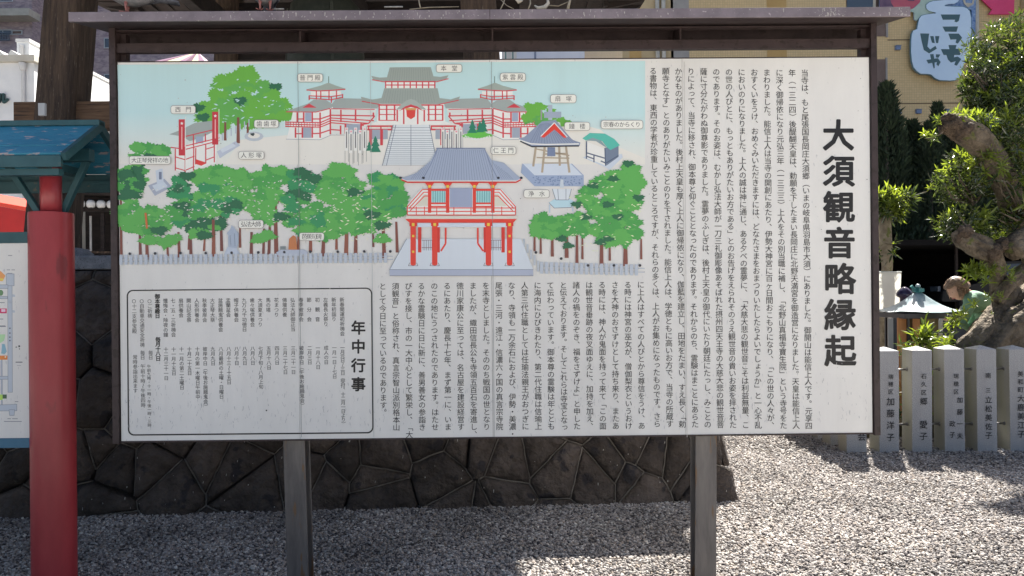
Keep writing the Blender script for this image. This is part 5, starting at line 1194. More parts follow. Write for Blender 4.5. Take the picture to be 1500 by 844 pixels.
# ---------------------------------------------------------------- foliage
rg = random.Random(99)
def leafmesh(L_, W_, droop):
    """one folded, curved blade along +X: 8 triangles"""
    xs_ = (0, .3, .7, 1); v = []; 
    for i, f in enumerate(xs_):
        w_ = W_ * (0.12, .95, .8, 0)[i]; z = -droop * f * f * L_; x = f * L_
        v += [(x, -w_ / 2, z + w_ * .25), (x, 0, z), (x, w_ / 2, z + w_ * .25)]
    fcs = []
    for i in range(3):
        a = i * 3
        for j in range(2): fcs.append((a + j, a + j + 1, a + 3 + j + 1, a + 3 + j))
    return v, fcs
def sprig(n, L_, W_, spread, rr):
    v = []; f = []
    for k in range(n):
        lv, lf = leafmesh(L_ * rr.uniform(.7, 1.15), W_, rr.uniform(.05, .45))
        a = k * 2.4 + rr.uniform(-.3, .3); el = R(85) - (k / n) ** .7 * spread + rr.uniform(-.15, .15)
        M_ = Matrix.Rotation(a, 4, 'Z') @ Matrix.Rotation(-el, 4, 'Y') @ Matrix.Rotation(rr.uniform(-.5, .5), 4, 'X')
        z0 = .05 * (1 - k / n)
        b = len(v); v += [tuple(M_ @ Vector(p) + Vector((0, 0, z0))) for p in lv]; f += [tuple(i + b for i in q) for q in lf]
    return v, f
SPR = [sprig(8, .100, .021, R(100), rg) for _ in range(3)] + [sprig(7, .075, .018, R(60), rg) for _ in range(2)]
def sprig_me(i, m, name='leaf_sprig'):
    me = bpy.data.meshes.new(name); me.from_pydata(SPR[i][0], [], SPR[i][1]); me.materials.append(m); return me
SM = {(i, m.name): sprig_me(i, m) for i in range(5) for m in (m_leafd, m_leafy, m_leafg)}
def randrot(rr, up=.6):
    d = Vector((rr.gauss(0, 1), rr.gauss(0, 1), rr.gauss(0, 1) + up)).normalized()
    return (d.to_track_quat('Z', 'Y') @ Matrix.Rotation(rr.random() * 6.28, 3, 'Z').to_quaternion())
def cloudpts(px, py, Y, rx, ry, rd, n, rr, shell=.55):
    c = P(px, py, Y); k = Y / F_PX; out = []
    for _ in range(n):
        d = Vector((rr.gauss(0, 1), rr.gauss(0, 1), rr.gauss(0, 1))).normalized(); q = shell + (1 - shell) * rr.random()
        q *= 1 + .22 * noise.noise(d * 2.1 + Vector((px, py, 0)) * .07)
        out.append((c + Vector((d.x * rx * k * q, d.y * rd * q, d.z * ry * k * q)), d))
    return out
def foliage_cloud(root, clouds, n_single, seed, names=('foliage',), scale=1.0):
    """clouds: (px,py,Y,rx,ry,depth_m,count,yellow_share). nearest sprigs become single parts, the rest one part per colour"""
    rr = random.Random(seed); allp = []
    for (px, py, Y, rx, ry, rd, n, ys) in clouds:
        for p_, d in cloudpts(px, py, Y, rx, ry, rd, n, rr):
            yellow = rr.random() < ys * (1.5 if d.z > .2 else .7)
            allp.append((p_, d, yellow))
    allp.sort(key=lambda t: t[0].y)
    off = root.location
    for i, (p_, d, yel) in enumerate(allp[:n_single]):
        m = m_leafy if yel else rr.choice((m_leafd, m_leafg)); o = bpy.data.objects.new('leaf_sprig', SM[(rr.randrange(3) if not yel else rr.randrange(5), m.name)]); col.objects.link(o); o.parent = root
        dd = (d * .6 + Vector((rr.gauss(0, .4), rr.gauss(0, .4), rr.gauss(0, .4) + .7))).normalized()
        o.rotation_mode = 'QUATERNION'; o.rotation_quaternion = dd.to_track_quat('Z', 'Y'); s_ = scale * rr.uniform(.7, 1.2); o.scale = (s_, s_, s_); o.location = p_ - off
    mbs = {0: MB(), 1: MB(), 2: MB()}
    for (p_, d, yel) in allp[n_single:]:
        k = 0 if yel else rr.choice((1, 1, 2)); sv, sf = SPR[rr.randrange(5)]
        dd = (d * .6 + Vector((rr.gauss(0, .5), rr.gauss(0, .5), rr.gauss(0, .5) + .6))).normalized(); M_ = (dd.to_track_quat('Z', 'Y') @ Matrix.Rotation(rr.random() * 6, 3, 'Z').to_quaternion()).to_matrix() * (scale * rr.uniform(.6, 1.15))
        mbs[k].add([M_ @ Vector(v) + p_ - off for v in sv], sf)
    for k, m in ((0, m_leafy), (1, m_leafd), (2, m_leafg)):
        if mbs[k].v: mbs[k].build('foliage', m, root, kind='stuff')
# --- big old podocarpus at right
TY = 7.75
pt = empty('podocarpus_tree', (P(1450, 560, TY).x, TY, 0), 0, 'gnarled old podocarpus with massive leaning trunk and glossy sunlit leaves', 'tree')
o_ = pt.location
def W(px, py, Y): return P(px, py, Y) - o_
def bark(mb, pts, rad, n=30, rough=1.0):
    pts = [Vector(p) for p in pts]; P2 = []; R2 = []
    for i in range(len(pts) - 1):
        p0 = pts[max(i - 1, 0)]; p1 = pts[i]; p2 = pts[i + 1]; p3 = pts[min(i + 2, len(pts) - 1)]; k = max(2, int((p2 - p1).length / .035))
        for j in range(k):
            t = j / k; P2.append(.5 * ((2 * p1) + (p2 - p0) * t + (2 * p0 - 5 * p1 + 4 * p2 - p3) * t * t + (3 * p1 - p0 - 3 * p2 + p3) * t ** 3)); R2.append(rad[i] + (rad[i + 1] - rad[i]) * t)
    P2.append(pts[-1]); R2.append(rad[-1]); b = len(mb.v); prev = None
    for i, p in enumerate(P2):
        d = (P2[min(i + 1, len(P2) - 1)] - P2[max(i - 1, 0)]).normalized(); x = d.orthogonal().normalized() if prev is None else (prev - d * prev.dot(d)).normalized(); prev = x; y = d.cross(x)
        for k in range(n):
            a = 2 * math.pi * k / n; c, s_ = math.cos(a), math.sin(a)
            q = p + x * c * R2[i] + y * s_ * R2[i]
            tw = a + i * .022; c2, s2 = math.cos(tw), math.sin(tw); m = 1 + rough * (.16 * noise.noise(q * 3.2) + .26 * noise.noise(Vector((c2 * 2.2, s2 * 2.2, i * .03))) - .22 * abs(noise.noise(Vector((c2 * 4.5, s2 * 4.5, i * .05 + 7)))) + .08 * noise.noise(Vector((c2 * 9, s2 * 9, i * .16))) + .06 * noise.noise(q * 34))
            mb.v.append(tuple(p + (x * c + y * s_) * R2[i] * m))
    for i in range(len(P2) - 1):
        for k in range(n): k2 = (k + 1) % n; mb.f.append((b + i * n + k, b + i * n + k2, b + (i + 1) * n + k2, b + (i + 1) * n + k))
    mb.f.append(tuple(b + k for k in range(n))[::-1]); mb.f.append(tuple(b + (len(P2) - 1) * n + k for k in range(n))); return mb
tr = MB()
bark(tr, [W(1430, 620, 7.6), W(1438, 550, 7.6), W(1452, 510, 7.65), W(1482, 474, 7.75), W(1522, 440, 7.85), W(1570, 400, 7.9)], [.36, .31, .27, .25, .26, .25], 64)
bark(tr, [W(1520, 620, 7.9), W(1505, 540, 7.85), W(1485, 490, 7.85), W(1478, 470, 7.9)], [.34, .30, .25, .2], 56)
bark(tr, [W(1392, 545, 7.40), W(1408, 515, 7.42), W(1436, 490, 7.45), W(1462, 460, 7.6), W(1482, 420, 7.75)], [.07, .10, .11, .10, .08], 40)
bark(tr, [W(1420, 545, 7.35), W(1450, 505, 7.40), W(1490, 470, 7.45), W(1530, 440, 7.5)], [.10, .12, .13, .12], 30, 1.4)
tr.build('trunk', m_bark, pt, smooth=True)
def limb(name, pts, rad, wob=.25): bark(MB(), pts, rad, 30, .9).build(name, m_bark, pt, smooth=True)
limb('limb', [W(1386, 178, 7.35), W(1398, 183, 7.35), W(1425, 200, 7.4), W(1450, 225, 7.5), W(1470, 262, 7.6), W(1482, 300, 7.7), W(1496, 345, 7.8), W(1530, 395, 7.9)], [.07, .12, .135, .13, .12, .115, .12, .15])
limb('limb', [W(1402, 338, 7.3), W(1412, 350, 7.3), W(1432, 362, 7.35), W(1450, 372, 7.4), W(1460, 395, 7.5), W(1462, 425, 7.6), W(1470, 455, 7.7)], [.06, .10, .12, .10, .075, .07, .09])
limb('limb', [W(1458, 366, 7.4), W(1472, 356, 7.4), W(1484, 352, 7.45)], [.06, .05, .03])
limb('limb', [W(1484, 372, 7.3), W(1492, 358, 7.35), W(1510, 345, 7.4)], [.09, .12, .13], .4)
limb('limb', [W(1460, 440, 7.5), W(1480, 415, 7.45), W(1505, 395, 7.5)], [.07, .07, .09])
for (px, py, Y, r_) in ((1392, 181, 7.3, .10), (1404, 190, 7.3, .11), (1450, 370, 7.33, .09), (1468, 360, 7.35, .07), (1412, 345, 7.27, .08)):
    kn = MB(); c = W(px, py, Y); n = 10; prof = [(r_ * math.sin(math.pi * k / 8) + .002, -r_ * math.cos(math.pi * k / 8)) for k in range(9)]; prof = [(r_ * math.sin(math.pi * k / 14) + .001, -r_ * math.cos(math.pi * k / 14)) for k in range(15)]; b = 0; kn.lathe(c, prof, 24)
    for i in range(b, len(kn.v)):
        v = Vector(kn.v[i]); d = v - c; kn.v[i] = tuple(c + d * (1 + .5 * noise.noise(v * 14) + .22 * noise.noise(v * 40)))
    kn.build('burl', m_burl, pt, smooth=True)
foliage_cloud(pt, [(1470, 120, 8.3, 50, 52, .5, 620, .10), (1440, 168, 8.2, 22, 30, .3, 150, .15), (1500, 200, 7.6, 50, 40, .45, 230, .38), (1425, 185, 7.5, 24, 12, .2, 70, .6), (1395, 176, 7.35, 14, 6, .12, 16, .6), (1410, 265, 7.9, 30, 42, .35, 150, .15), (1440, 250, 7.5, 20, 25, .25, 60, .5),
                   (1500, 280, 7.5, 30, 50, .35, 120, .40), (1408, 330, 7.6, 28, 22, .3, 95, .35), (1445, 340, 7.8, 30, 26, .35, 95, .2), (1500, 330, 7.7, 26, 34, .35, 70, .3), (1470, 210, 8.0, 40, 60, .4, 170, .2), (1490, 70, 8.6, 62, 44, .5, 330, .1), (1485, 150, 7.9, 34, 30, .35, 150, .3)], 260, 3)
# bare twigs carrying the leaf clusters
rt_ = random.Random(31)
for (px, py, Y, rx, ry, n_) in ((1455, 140, 8.1, 40, 55, 16), (1410, 265, 7.8, 28, 34, 9), (1480, 290, 7.5, 30, 50, 12), (1408, 330, 7.5, 24, 18, 7), (1480, 210, 7.7, 36, 40, 12)):
    c0 = W(px + 20, py + 30, Y + .1)
    for _ in range(n_):
        e1 = W(px + rt_.uniform(-rx, rx), py + rt_.uniform(-ry, ry), Y + rt_.uniform(-.25, .1)); md = c0.lerp(e1, .55) + Vector((rt_.uniform(-.08, .08), rt_.uniform(-.05, .05), rt_.uniform(-.1, .04)))
        MB().tube([c0, md, e1], [.016, .010, .004], 6).build('twig', m_bark, pt, smooth=True)
# shoots growing on the trunk
def shoot(px, py, Y, s_, root, n=5, m=None):
    for _ in range(n):
        o = bpy.data.objects.new('leaf_sprig', SM[(rg.randrange(5), (m or m_leafy).name)]); col.objects.link(o); o.parent = root
        o.location = P(px + rg.uniform(-7, 7) * s_, py + rg.uniform(-5, 5) * s_, Y + rg.uniform(-.05, .05)) - root.location
        q = Vector((rg.gauss(0, .45), rg.gauss(0, .45), 1)).normalized(); o.rotation_mode = 'QUATERNION'; o.rotation_quaternion = q.to_track_quat('Z', 'Y'); k = s_ * rg.uniform(.8, 1.3); o.scale = (k, k, k)
for a in ((1432, 405, 7.35, 1.1, 11), (1420, 400, 7.35, .9, 5), (1452, 402, 7.3, .8, 4), (1445, 418, 7.3, .8, 3), (1482, 412, 7.2, .7, 3), (1405, 468, 7.2, .8, 4), (1398, 478, 7.2, .9, 5), (1425, 450, 7.25, .7, 3), (1412, 462, 7.2, .6, 3), (1465, 440, 7.25, .6, 2), (1447, 438, 7.3, .6, 3), (1456, 462, 7.2, .5, 1), (1392, 488, 7.2, .7, 3), (1352, 252, 7.3, .01, 0), (1475, 398, 7.3, .7, 3)):
    shoot(a[0], a[1], a[2], a[3], pt, a[4])
# twig with fresh leaves reaching left from the cut limb
MB().tube([W(1388, 186, 7.32), W(1378, 196, 7.3), W(1368, 202, 7.28), W(1355, 203, 7.28)], [.010, .008, .006, .004], 6).build('twig', m_bark, pt)
shoot(1360, 200, 7.28, .75, pt, 4); shoot(1370, 206, 7.28, .7, pt, 3, m_leafd)
# --- slim pruned trunk beside the sign
sl = empty('slim_podocarpus', (P(1294, 520, 8.9).x, 8.9, 0), 0, 'slim pale trunk with a tuft of long narrow leaves right of the sign edge', 'tree')
MB().tube([P(1292, 640, 8.9) - sl.location, P(1294, 520, 8.9) - sl.location, P(1296, 470, 8.9) - sl.location, P(1297, 420, 8.9) - sl.location, P(1300, 390, 8.9) - sl.location, P(1298, 360, 8.9) - sl.location, P(1296, 330, 8.9) - sl.location, P(1300, 305, 8.9) - sl.location], [.09, .078, .066, .06, .062, .07, .066, .036], 12, wob=.22).build('trunk', m_bark2, sl, smooth=True)
foliage_cloud(sl, [(1298, 305, 8.9, 18, 20, .18, 60, .5), (1318, 293, 8.85, 16, 12, .12, 26, .4), (1288, 300, 8.95, 14, 20, .15, 40, .4), (1306, 318, 8.85, 12, 8, .1, 12, .3), (1304, 372, 8.85, 6, 18, .08, 8, .3)], 90, 12, scale=1.2)
lo = MB()
for k in range(6):
    v, f = leafmesh(.22, .024, .2); a = R(-10 + k * 11); M_ = Matrix.Rotation(-a * .7, 4, 'Y') @ Matrix.Rotation(rg.uniform(-.5, .5), 4, 'Z')
    lo.add([M_ @ Vector(p) + P(1328, 292, 8.8) - sl.location for p in v], f)
lo.build('long_leaves', m_leafg, sl); shoot(1362, 277, 8.8, .55, sl, 2)
MB().tube([P(1312, 300, 8.85) - sl.location, P(1335, 288, 8.8) - sl.location, P(1358, 280, 8.8) - sl.location], .006, 6).build('twig', m_bark2, sl)
# --- low bright plants behind the pillars
for (px, py, s_, n, lab) in ((1352, 500, 1.5, 16, 'bright green spiky shoots behind the second pillar, in front of the orange boards'), (1382, 505, 1.0, 8, 'small green shoot clump behind the third pillar'), (1330, 512, .9, 8, 'leafy shoot clump in the gap right of the first pillar beside the sign')):
    c = P(px, py, 7.0); e_ = empty('shoot_clump', (c.x, c.y, .16), 0, lab, 'plant', 'green shoots behind the stone pillars')
    for k in range(n):
        shoot(px, py + rg.uniform(-2, 8), 7.0, s_ * .9, e_, 1, rg.choice((m_leafy, m_leafy, m_leafd)))
    for k in range(5):
        x = rg.uniform(-.08, .08); MB().tube([(x, 0, 0), (x * 1.3, .0, .35), (x * 1.6, .0, c.z - .16)], [.008, .006, .004], 5).build('stem', m_bark2, e_)
for k in range(4):
    e_ = empty('gap_shrub', (FX + (k + .85) * PITCH + .03, FY + .36, .1), 0, 'dim leafy shrub showing in the gap after the %s pillar from the sign' % ('first', 'second', 'third', 'fourth')[k], 'plant', 'shrubs in the gaps of the pillar row')
    mb = MB()
    for _ in range(34):
        sv, sf = SPR[rg.randrange(5)]; M_ = randrot(rg).to_matrix() * rg.uniform(.6, 1.0); p_ = Vector((rg.gauss(0, .05), rg.gauss(0, .05), rg.uniform(.1, .66))); mb.add([M_ @ Vector(v) + p_ for v in sv], sf)
    mb.build('foliage', rg.choice((m_leafd, m_leafy)), e_)
# --- dark cypresses
CYM = []
for q in range(2):
    mb = MB(); H = 7.6; rr = random.Random(40 + q)
    for _ in range(9000):
        z = H * rr.random() ** .8; rad = (.80 * (1 - z / H) ** .78 + .03) * (1 + .25 * noise.noise(Vector((z * 1.6, q * 9, 0)))); a = rr.random() * 6.283
        lump = 1 + .35 * noise.noise(Vector((math.cos(a) * 1.7, math.sin(a) * 1.7, z * 1.3 + q * 5))); q_ = math.sqrt(rr.uniform(.35, 1)) * lump
        c = Vector((math.cos(a) * rad * q_, math.sin(a) * rad * q_, z)); out = Vector((math.cos(a), math.sin(a), 0)) * .35 + Vector((rr.gauss(0, .2), rr.gauss(0, .2), 1)); out.normalize()
        s_ = out.cross(Vector((rr.gauss(0, 1), rr.gauss(0, 1), rr.gauss(0, .3)))).normalized(); L_ = rr.uniform(.09, .26); w_ = rr.uniform(.010, .026)
        mb.add([c, c + out * L_ * .5 + s_ * w_, c + out * L_, c + out * L_ * .5 - s_ * w_], [(0, 1, 2), (0, 2, 3)])
    me = bpy.data.meshes.new('crown'); me.from_pydata(mb.v, [], mb.f); me.materials.append(m_cyp); CYM.append(me)
cyl = [('tallest dark cypress with a thin spike top, first right of the sign post', 1298, 122, 21.5, 1.0), ('low dark cypress just right of the tallest one, its top under the joint line', 1322, 192, 22.3, .9), ('dark cypress with a sharp tip below the middle blue fixture', 1336, 176, 21.8, .8), ('shadowy cypress left of the slim one with the high tip', 1352, 186, 22.5, .9),
       ('slim cypress with a high tip near the cut mossy limb', 1373, 150, 22, .7), ('cypress with a blunt top pressed between the slim one and the broad leaves', 1386, 176, 22.6, .8), ('dark cypress partly hidden by the leafy podocarpus', 1400, 196, 21.5, 1.0), ('dark cypress hidden mostly behind the glossy leaves at right', 1430, 215, 22, 1.1), ('dark cypress glimpsed at the extreme right behind the podocarpus', 1475, 230, 21.8, 1.2),
       ('half hidden cypress between the sign post and the tallest one', 1284, 176, 22.4, .9), ('low dark cypress tip between two taller ones, under the blue fixtures', 1310, 168, 22.8, .8), ('small cypress tip in front of the high slim one', 1362, 178, 21.2, .8)]
for i, (lab, px, py, Y, ws) in enumerate(cyl):
    b = P(px, py, Y); e_ = empty('cypress_tree', (b.x, Y, .80), 0, lab, 'tree', 'dark cypresses in front of the ochre building')
    o = bpy.data.objects.new('crown', CYM[i % 2]); col.objects.link(o); o.parent = e_; s_ = (b.z - .80) / 7.7; o.scale = (ws * 1.55, ws * 1.55, s_); o.rotation_euler = (0, 0, i * 1.3)
    MB().tube([(0, 0, -.1), (0, 0, 1.5), (0, 0, (b.z - .6) * .8)], [.13, .10, .03], 8).build('trunk', m_bark, e_, smooth=True)
m_shade_black = mat('shade black sheet', (.006, .006, .007), (.012, .011, .011), scale=3, rough=1, spec=.1)  # near-black colour stands in for the deep shade under the trees
# carport added in front of the cypresses to shade the terrace and car
sh = empty('added_carport', (P(1400, 400, 19).x, 19.5, .85), 0, 'carport added to shade the terrace, painted shade black, with a thin pale post, below the cypresses', 'carport')
MB().box(-5, 0, 0, 4, .15, 1.42).build('back_wall', m_shade_black, sh)
MB().box(-5, -4.7, 1.43, 4, .2, 1.54).build('roof', m_shade_black, sh)
MB().box(-5, -4.6, 0, -4.9, -.01, 1.42).build('side_wall', m_shade_black, sh); MB().box(3.9, -4.6, 0, 4, -.01, 1.42).build('side_wall', m_shade_black, sh)
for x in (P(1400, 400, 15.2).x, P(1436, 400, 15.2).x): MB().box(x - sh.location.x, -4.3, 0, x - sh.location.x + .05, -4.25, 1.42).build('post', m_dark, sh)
# ---------------------------------------------------------------- car behind
CY_ = 15.8
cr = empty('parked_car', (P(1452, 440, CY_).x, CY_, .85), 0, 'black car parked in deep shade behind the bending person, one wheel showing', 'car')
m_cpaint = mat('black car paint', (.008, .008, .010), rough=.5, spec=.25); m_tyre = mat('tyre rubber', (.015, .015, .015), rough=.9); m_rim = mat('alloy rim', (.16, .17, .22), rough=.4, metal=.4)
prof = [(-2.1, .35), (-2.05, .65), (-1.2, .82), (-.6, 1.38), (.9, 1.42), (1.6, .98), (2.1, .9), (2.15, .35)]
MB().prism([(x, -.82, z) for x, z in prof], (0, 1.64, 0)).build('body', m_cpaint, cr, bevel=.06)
MB().prism([(-1.05, -.835, .86), (-.55, -.835, 1.30), (.85, -.835, 1.34), (1.35, -.835, .95)], (0, .01, 0)).build('side_window', m_glass, cr)
for x in (-1.35, 1.35):
    wv_ = empty('wheel', (x, -.80, .32)); wv_.parent = cr
    MB().lathe((0, 0, -.10), [(.20, 0), (.30, .01), (.32, .05), (.32, .15), (.30, .19), (.20, .20)], 28).build('tyre', m_tyre, wv_, rot=(math.pi / 2, 0, 0))
    rm = MB().lathe((0, 0, .085), [(.21, 0), (.215, .02), (.19, .022), (.185, .005)], 24)
    for k in range(7): a = 2 * math.pi * k / 7; rm.beam((math.cos(a) * .03, math.sin(a) * .03, .1), (math.cos(a) * .2, math.sin(a) * .2, .1), .035, .02)
    rm.lathe((0, 0, .085), [(.04, 0), (.04, .03), (.01, .035)], 12); rm.build('rim', m_rim, wv_, rot=(math.pi / 2, 0, 0))
MB().box(-2.12, -.7, .62, -2.05, -.35, .75).build('headlight', m_glass, cr); MB().box(-2.12, .35, .62, -2.05, .7, .75).build('headlight', m_glass, cr)

cr.scale = (.80, .80, .80); cr.location.x = P(1468, 440, CY_).x
# ---------------------------------------------------------------- roofed bronze lantern box, banner, handrail
LY = 7.7
lb = P(1345, 456, LY); ln = empty('roofed_shrine_box', (lb.x, LY, 0), 0, 'small verdigris hipped roof on black posts with orange boards, behind the stone pillars', 'shrine')
rfp = MB(); n = 12; rows = []
for i in range(n + 1):
    f = i / n; r_ = .315 * (1 - f) ** 1.0 + .03; z = lb.z - .005 + .20 * f ** 1.7
    ring = []
    for k in range(24):
        a = 2 * math.pi * (k + .5) / 24; ca, sa = math.cos(a), math.sin(a); m_ = max(abs(ca), abs(sa)); rr_ = r_ * (1 / m_ * .75 + .25); cor = (1 / m_ - 1) / .414
        ring.append((ca * rr_, sa * rr_, z + cor * .025 * (1 - f)))
    rfp.v += ring
for i in range(n):
    for k in range(24): k2 = (k + 1) % 24; rfp.f.append((i * 24 + k, i * 24 + k2, (i + 1) * 24 + k2, (i + 1) * 24 + k))
rfp.f.append(tuple(range(n * 24, n * 24 + 24))); rfp.f.append(tuple(range(24))[::-1])
rfp.build('roof', m_rteal, ln, smooth=True)
MB().box(-.30, -.30, lb.z - .065, .30, .30, lb.z - .012).build('eave', m_black, ln, bevel=.004)
zt_ = lb.z + .19; kn = MB().lathe((0, 0, zt_), [(.03, 0), (.045, .015), (.028, .04), (.03, .055)], 14); kn.box(-.055, -.02, zt_ + .012, .055, .02, zt_ + .045); kn.box(-.02, -.055, zt_ + .014, .02, .055, zt_ + .047)
kn.tube([(-.04, 0, zt_ + .04), (-.07, 0, zt_ + .075)], [.012, .016], 8); kn.build('finial', m_knob, ln, smooth=False)
MB().lathe((0, 0, zt_ + .055), [(.01, 0), (.024, .012), (.024, .026), (.008, .038)], 12).build('ball', m_rteal, ln, smooth=True)
for x in (-.235, .225):
    for y in (-.23, .21): MB().box(x, y, 0, x + .022, y + .022, lb.z - .056).build('post', m_black, ln)
for px0, px1, m in ((1317, 1333.5, m_orange), (1340, 1350, m_orange), (1352, 1372, m_olive)):
    a = P(px0, 600, LY - .2).x - lb.x; b = P(px1, 600, LY - .2).x - lb.x; MB().box(a, -.19, .05, b, -.17, lb.z - .057).build('board', m, ln, bevel=.003)
MB().box(-.21, .0, .05, .21, .02, lb.z - .057).build('back_board', m_olive, ln)
a = P(1304, 600, LY - .2).x - lb.x; MB().box(a, -.18, .1, a + .05, -.16, lb.z - .06).build('side_panel', m_greyp, ln)
gl_ = empty('purple_globe_post', (P(1325, 430, 8.3).x, 8.3, 0), 0, 'dark post with glossy purple black ball cap behind the verdigris roof', 'post')
zb = P(1325, 430, 8.3).z; MB().lathe((0, 0, 0), [(.05, 0), (.05, zb - .05), (.085, zb - .03), (.088, zb), (.07, zb + .03), (.04, zb + .06), (.01, zb + .075)], 18).build('body', mat('glossy purple black', (.03, .02, .06), rough=.15), gl_, smooth=True)
bn0 = P(1303, 398, 8.6); bn1 = P(1319.5, 455, 8.6)
bn = empty('white_banner', (bn0.x, 8.6, 0), 0, 'blank sunlit white banner beside the slim trunk, left of the verdigris roof', 'banner')
m_ban = bpy.data.materials.new('thin white cloth'); m_ban.use_nodes = True; _n = m_ban.node_tree.nodes; _t = _n.new('ShaderNodeBsdfTranslucent'); _t.inputs[0].default_value = (.85, .84, .80, 1); _mx = _n.new('ShaderNodeMixShader'); _mx.inputs[0].default_value = .6
m_ban.node_tree.links.new(_n['Principled BSDF'].outputs[0], _mx.inputs[1]); m_ban.node_tree.links.new(_t.outputs[0], _mx.inputs[2]); m_ban.node_tree.links.new(_mx.outputs[0], _n['Material Output'].inputs[0]); _n['Principled BSDF'].inputs['Base Color'].default_value = (.82, .82, .8, 1)
w_ = bn1.x - bn0.x; MB().hexa([(-.25, 0, bn1.z), (w_ - .01, 0, bn1.z), (w_ - .01, .003, bn1.z), (-.25, .003, bn1.z), (-.25, 0, bn0.z), (w_ + .01, 0, bn0.z - .01), (w_ + .01, .003, bn0.z - .01), (-.25, .003, bn0.z)]).build('cloth', m_ban, bn)
MB().tube([(-.25, .02, 0), (-.25, .02, bn0.z + .05)], .012, 8).build('pole', m_pipe, bn); MB().tube([(-.27, .012, bn0.z), (w_ + .02, .012, bn0.z - .005)], .006, 8).build('crossbar', m_pipe, bn)
hr = empty('white_handrail', (P(1378, 500, 7.95).x, 7.95, 0), 0, 'white tubular handrail with a rounded corner under the bending person', 'handrail')
hz = P(1400, 461.5, 7.95).z; r_ = .08; pts = [(0, 0, 0), (0, 0, hz - r_)] + [(r_ - r_ * math.cos(a), 0, hz - r_ + r_ * math.sin(a)) for a in (R(20), R(45), R(70), R(90))] + [(.15, .02, hz), (.19, .10, hz), (.20, .5, hz), (.20, .55, hz - .05), (.20, .55, 0)]
MB().tube(pts, .021, 12).build('tube', m_pipe, hr, smooth=True); zz = P(1385, 496, 7.95).z
MB().tube([(0, 0, zz), (.15, .02, zz), (.20, .5, zz)], .012, 8).build('crossbar', m_pipe, hr, smooth=True)
MB().tube([(.08, 0, zz - .25), (.2, 0, zz)], .010, 8).build('stay', m_pipe, hr, smooth=True)

# ---------------------------------------------------------------- person
m_skin = mat('skin', (.50, .30, .22), (.56, .35, .26), scale=20, rough=.5); m_hair = mat('greying brown hair', (.10, .055, .035), (.34, .23, .15), scale=30, rough=.45, stretch=(1, 1, 6)); m_jack = mat('mint green jacket', (.16, .30, .21), (.22, .38, .27), scale=14, rough=.85, bump=.2)
m_trou = mat('dark trousers', (.03, .03, .045), (.05, .05, .06), scale=20, rough=.9); m_scarf = mat('pale collar', (.45, .50, .42), rough=.8); m_shoe = mat('grey shoe', (.08, .08, .08), rough=.7)
per = empty('person', (P(1440, 500, 8.25).x, 8.25, .0), 0, 'person with brown bobbed hair and mint green jacket leaning forward over a white handrail', 'person')
of = per.location
def Wp(px, py, dy=0): return P(px, py, 8.25 + dy) - of
def skin(name, chain_pts, edges, radii, m, subdiv=2):
    me = bpy.data.meshes.new(name); me.from_pydata([tuple(p) for p in chain_pts], edges, []); me.materials.append(m)
    o = bpy.data.objects.new(name, me); col.objects.link(o); o.parent = per
    md = o.modifiers.new('skin', 'SKIN'); md.use_smooth_shade = True
    sv = me.skin_vertices[0].data if me.skin_vertices else None
    if sv is None:
        bm = bmesh.new(); bm.from_mesh(me); bm.verts.layers.skin.verify(); bm.to_mesh(me); bm.free(); sv = me.skin_vertices[0].data
    for i, r_ in enumerate(radii): sv[i].radius = (r_, r_) if not hasattr(r_, '__len__') else r_; sv[i].use_root = (i == 0)
    s_ = o.modifiers.new('sub', 'SUBSURF'); s_.levels = subdiv; s_.render_levels = subdiv
    return o
pel = Wp(1472, 506); wst = Wp(1464, 482); che = Wp(1439, 452); upc = Wp(1426, 436); nek = Wp(1417, 429); hdb = Wp(1410, 426)
shl = Wp(1421, 443, -.16); shr = Wp(1426, 445, .17); ell = Wp(1409, 476, -.20); elr = Wp(1422, 484, .2); hal = Wp(1394, 466, -.22); har = Wp(1398, 463, .05)
kl = pel + Vector((-.02, -.10, -.42)); kr = pel + Vector((-.06, .10, -.42)); fl_ = Vector((pel.x + .02, -.12, .06)); fr_ = Vector((pel.x - .04, .12, .06))
body = skin('body', [pel, wst, che, upc, nek, hdb, shl, ell, hal, shr, elr, har, pel + Vector((0, -.09, -.05)), kl, fl_, pel + Vector((0, .09, -.05)), kr, fr_],
            [(0, 1), (1, 2), (2, 3), (3, 4), (4, 5), (3, 6), (6, 7), (7, 8), (3, 9), (9, 10), (10, 11), (0, 12), (12, 13), (13, 14), (0, 15), (15, 16), (16, 17)],
            [.09, .075, .075, .06, .05, .055, .04, .03, .022, .05, .038, .022, .07, .052, .03, .07, .052, .03], m_skin)
skin('jacket', [pel + Vector((-.01, 0, .04)), wst, che, upc, nek + (upc - nek) * .35, shl, ell, ell + (hal - ell) * .8, shr, elr, elr + (har - elr) * .8],
     [(0, 1), (1, 2), (2, 3), (3, 4), (3, 5), (5, 6), (6, 7), (3, 8), (8, 9), (9, 10)], [(.14, .16), (.13, .15), (.13, .15), (.105, .13), .07, .068, .048, .038, .068, .048, .038], m_jack)
skin('trousers', [pel, pel + Vector((0, -.09, -.05)), kl, fl_ + Vector((0, 0, .03)), pel + Vector((0, .09, -.05)), kr, fr_ + Vector((0, 0, .03))], [(0, 1), (1, 2), (2, 3), (0, 4), (4, 5), (5, 6)], [.14, .10, .07, .055, .10, .07, .055], m_trou)
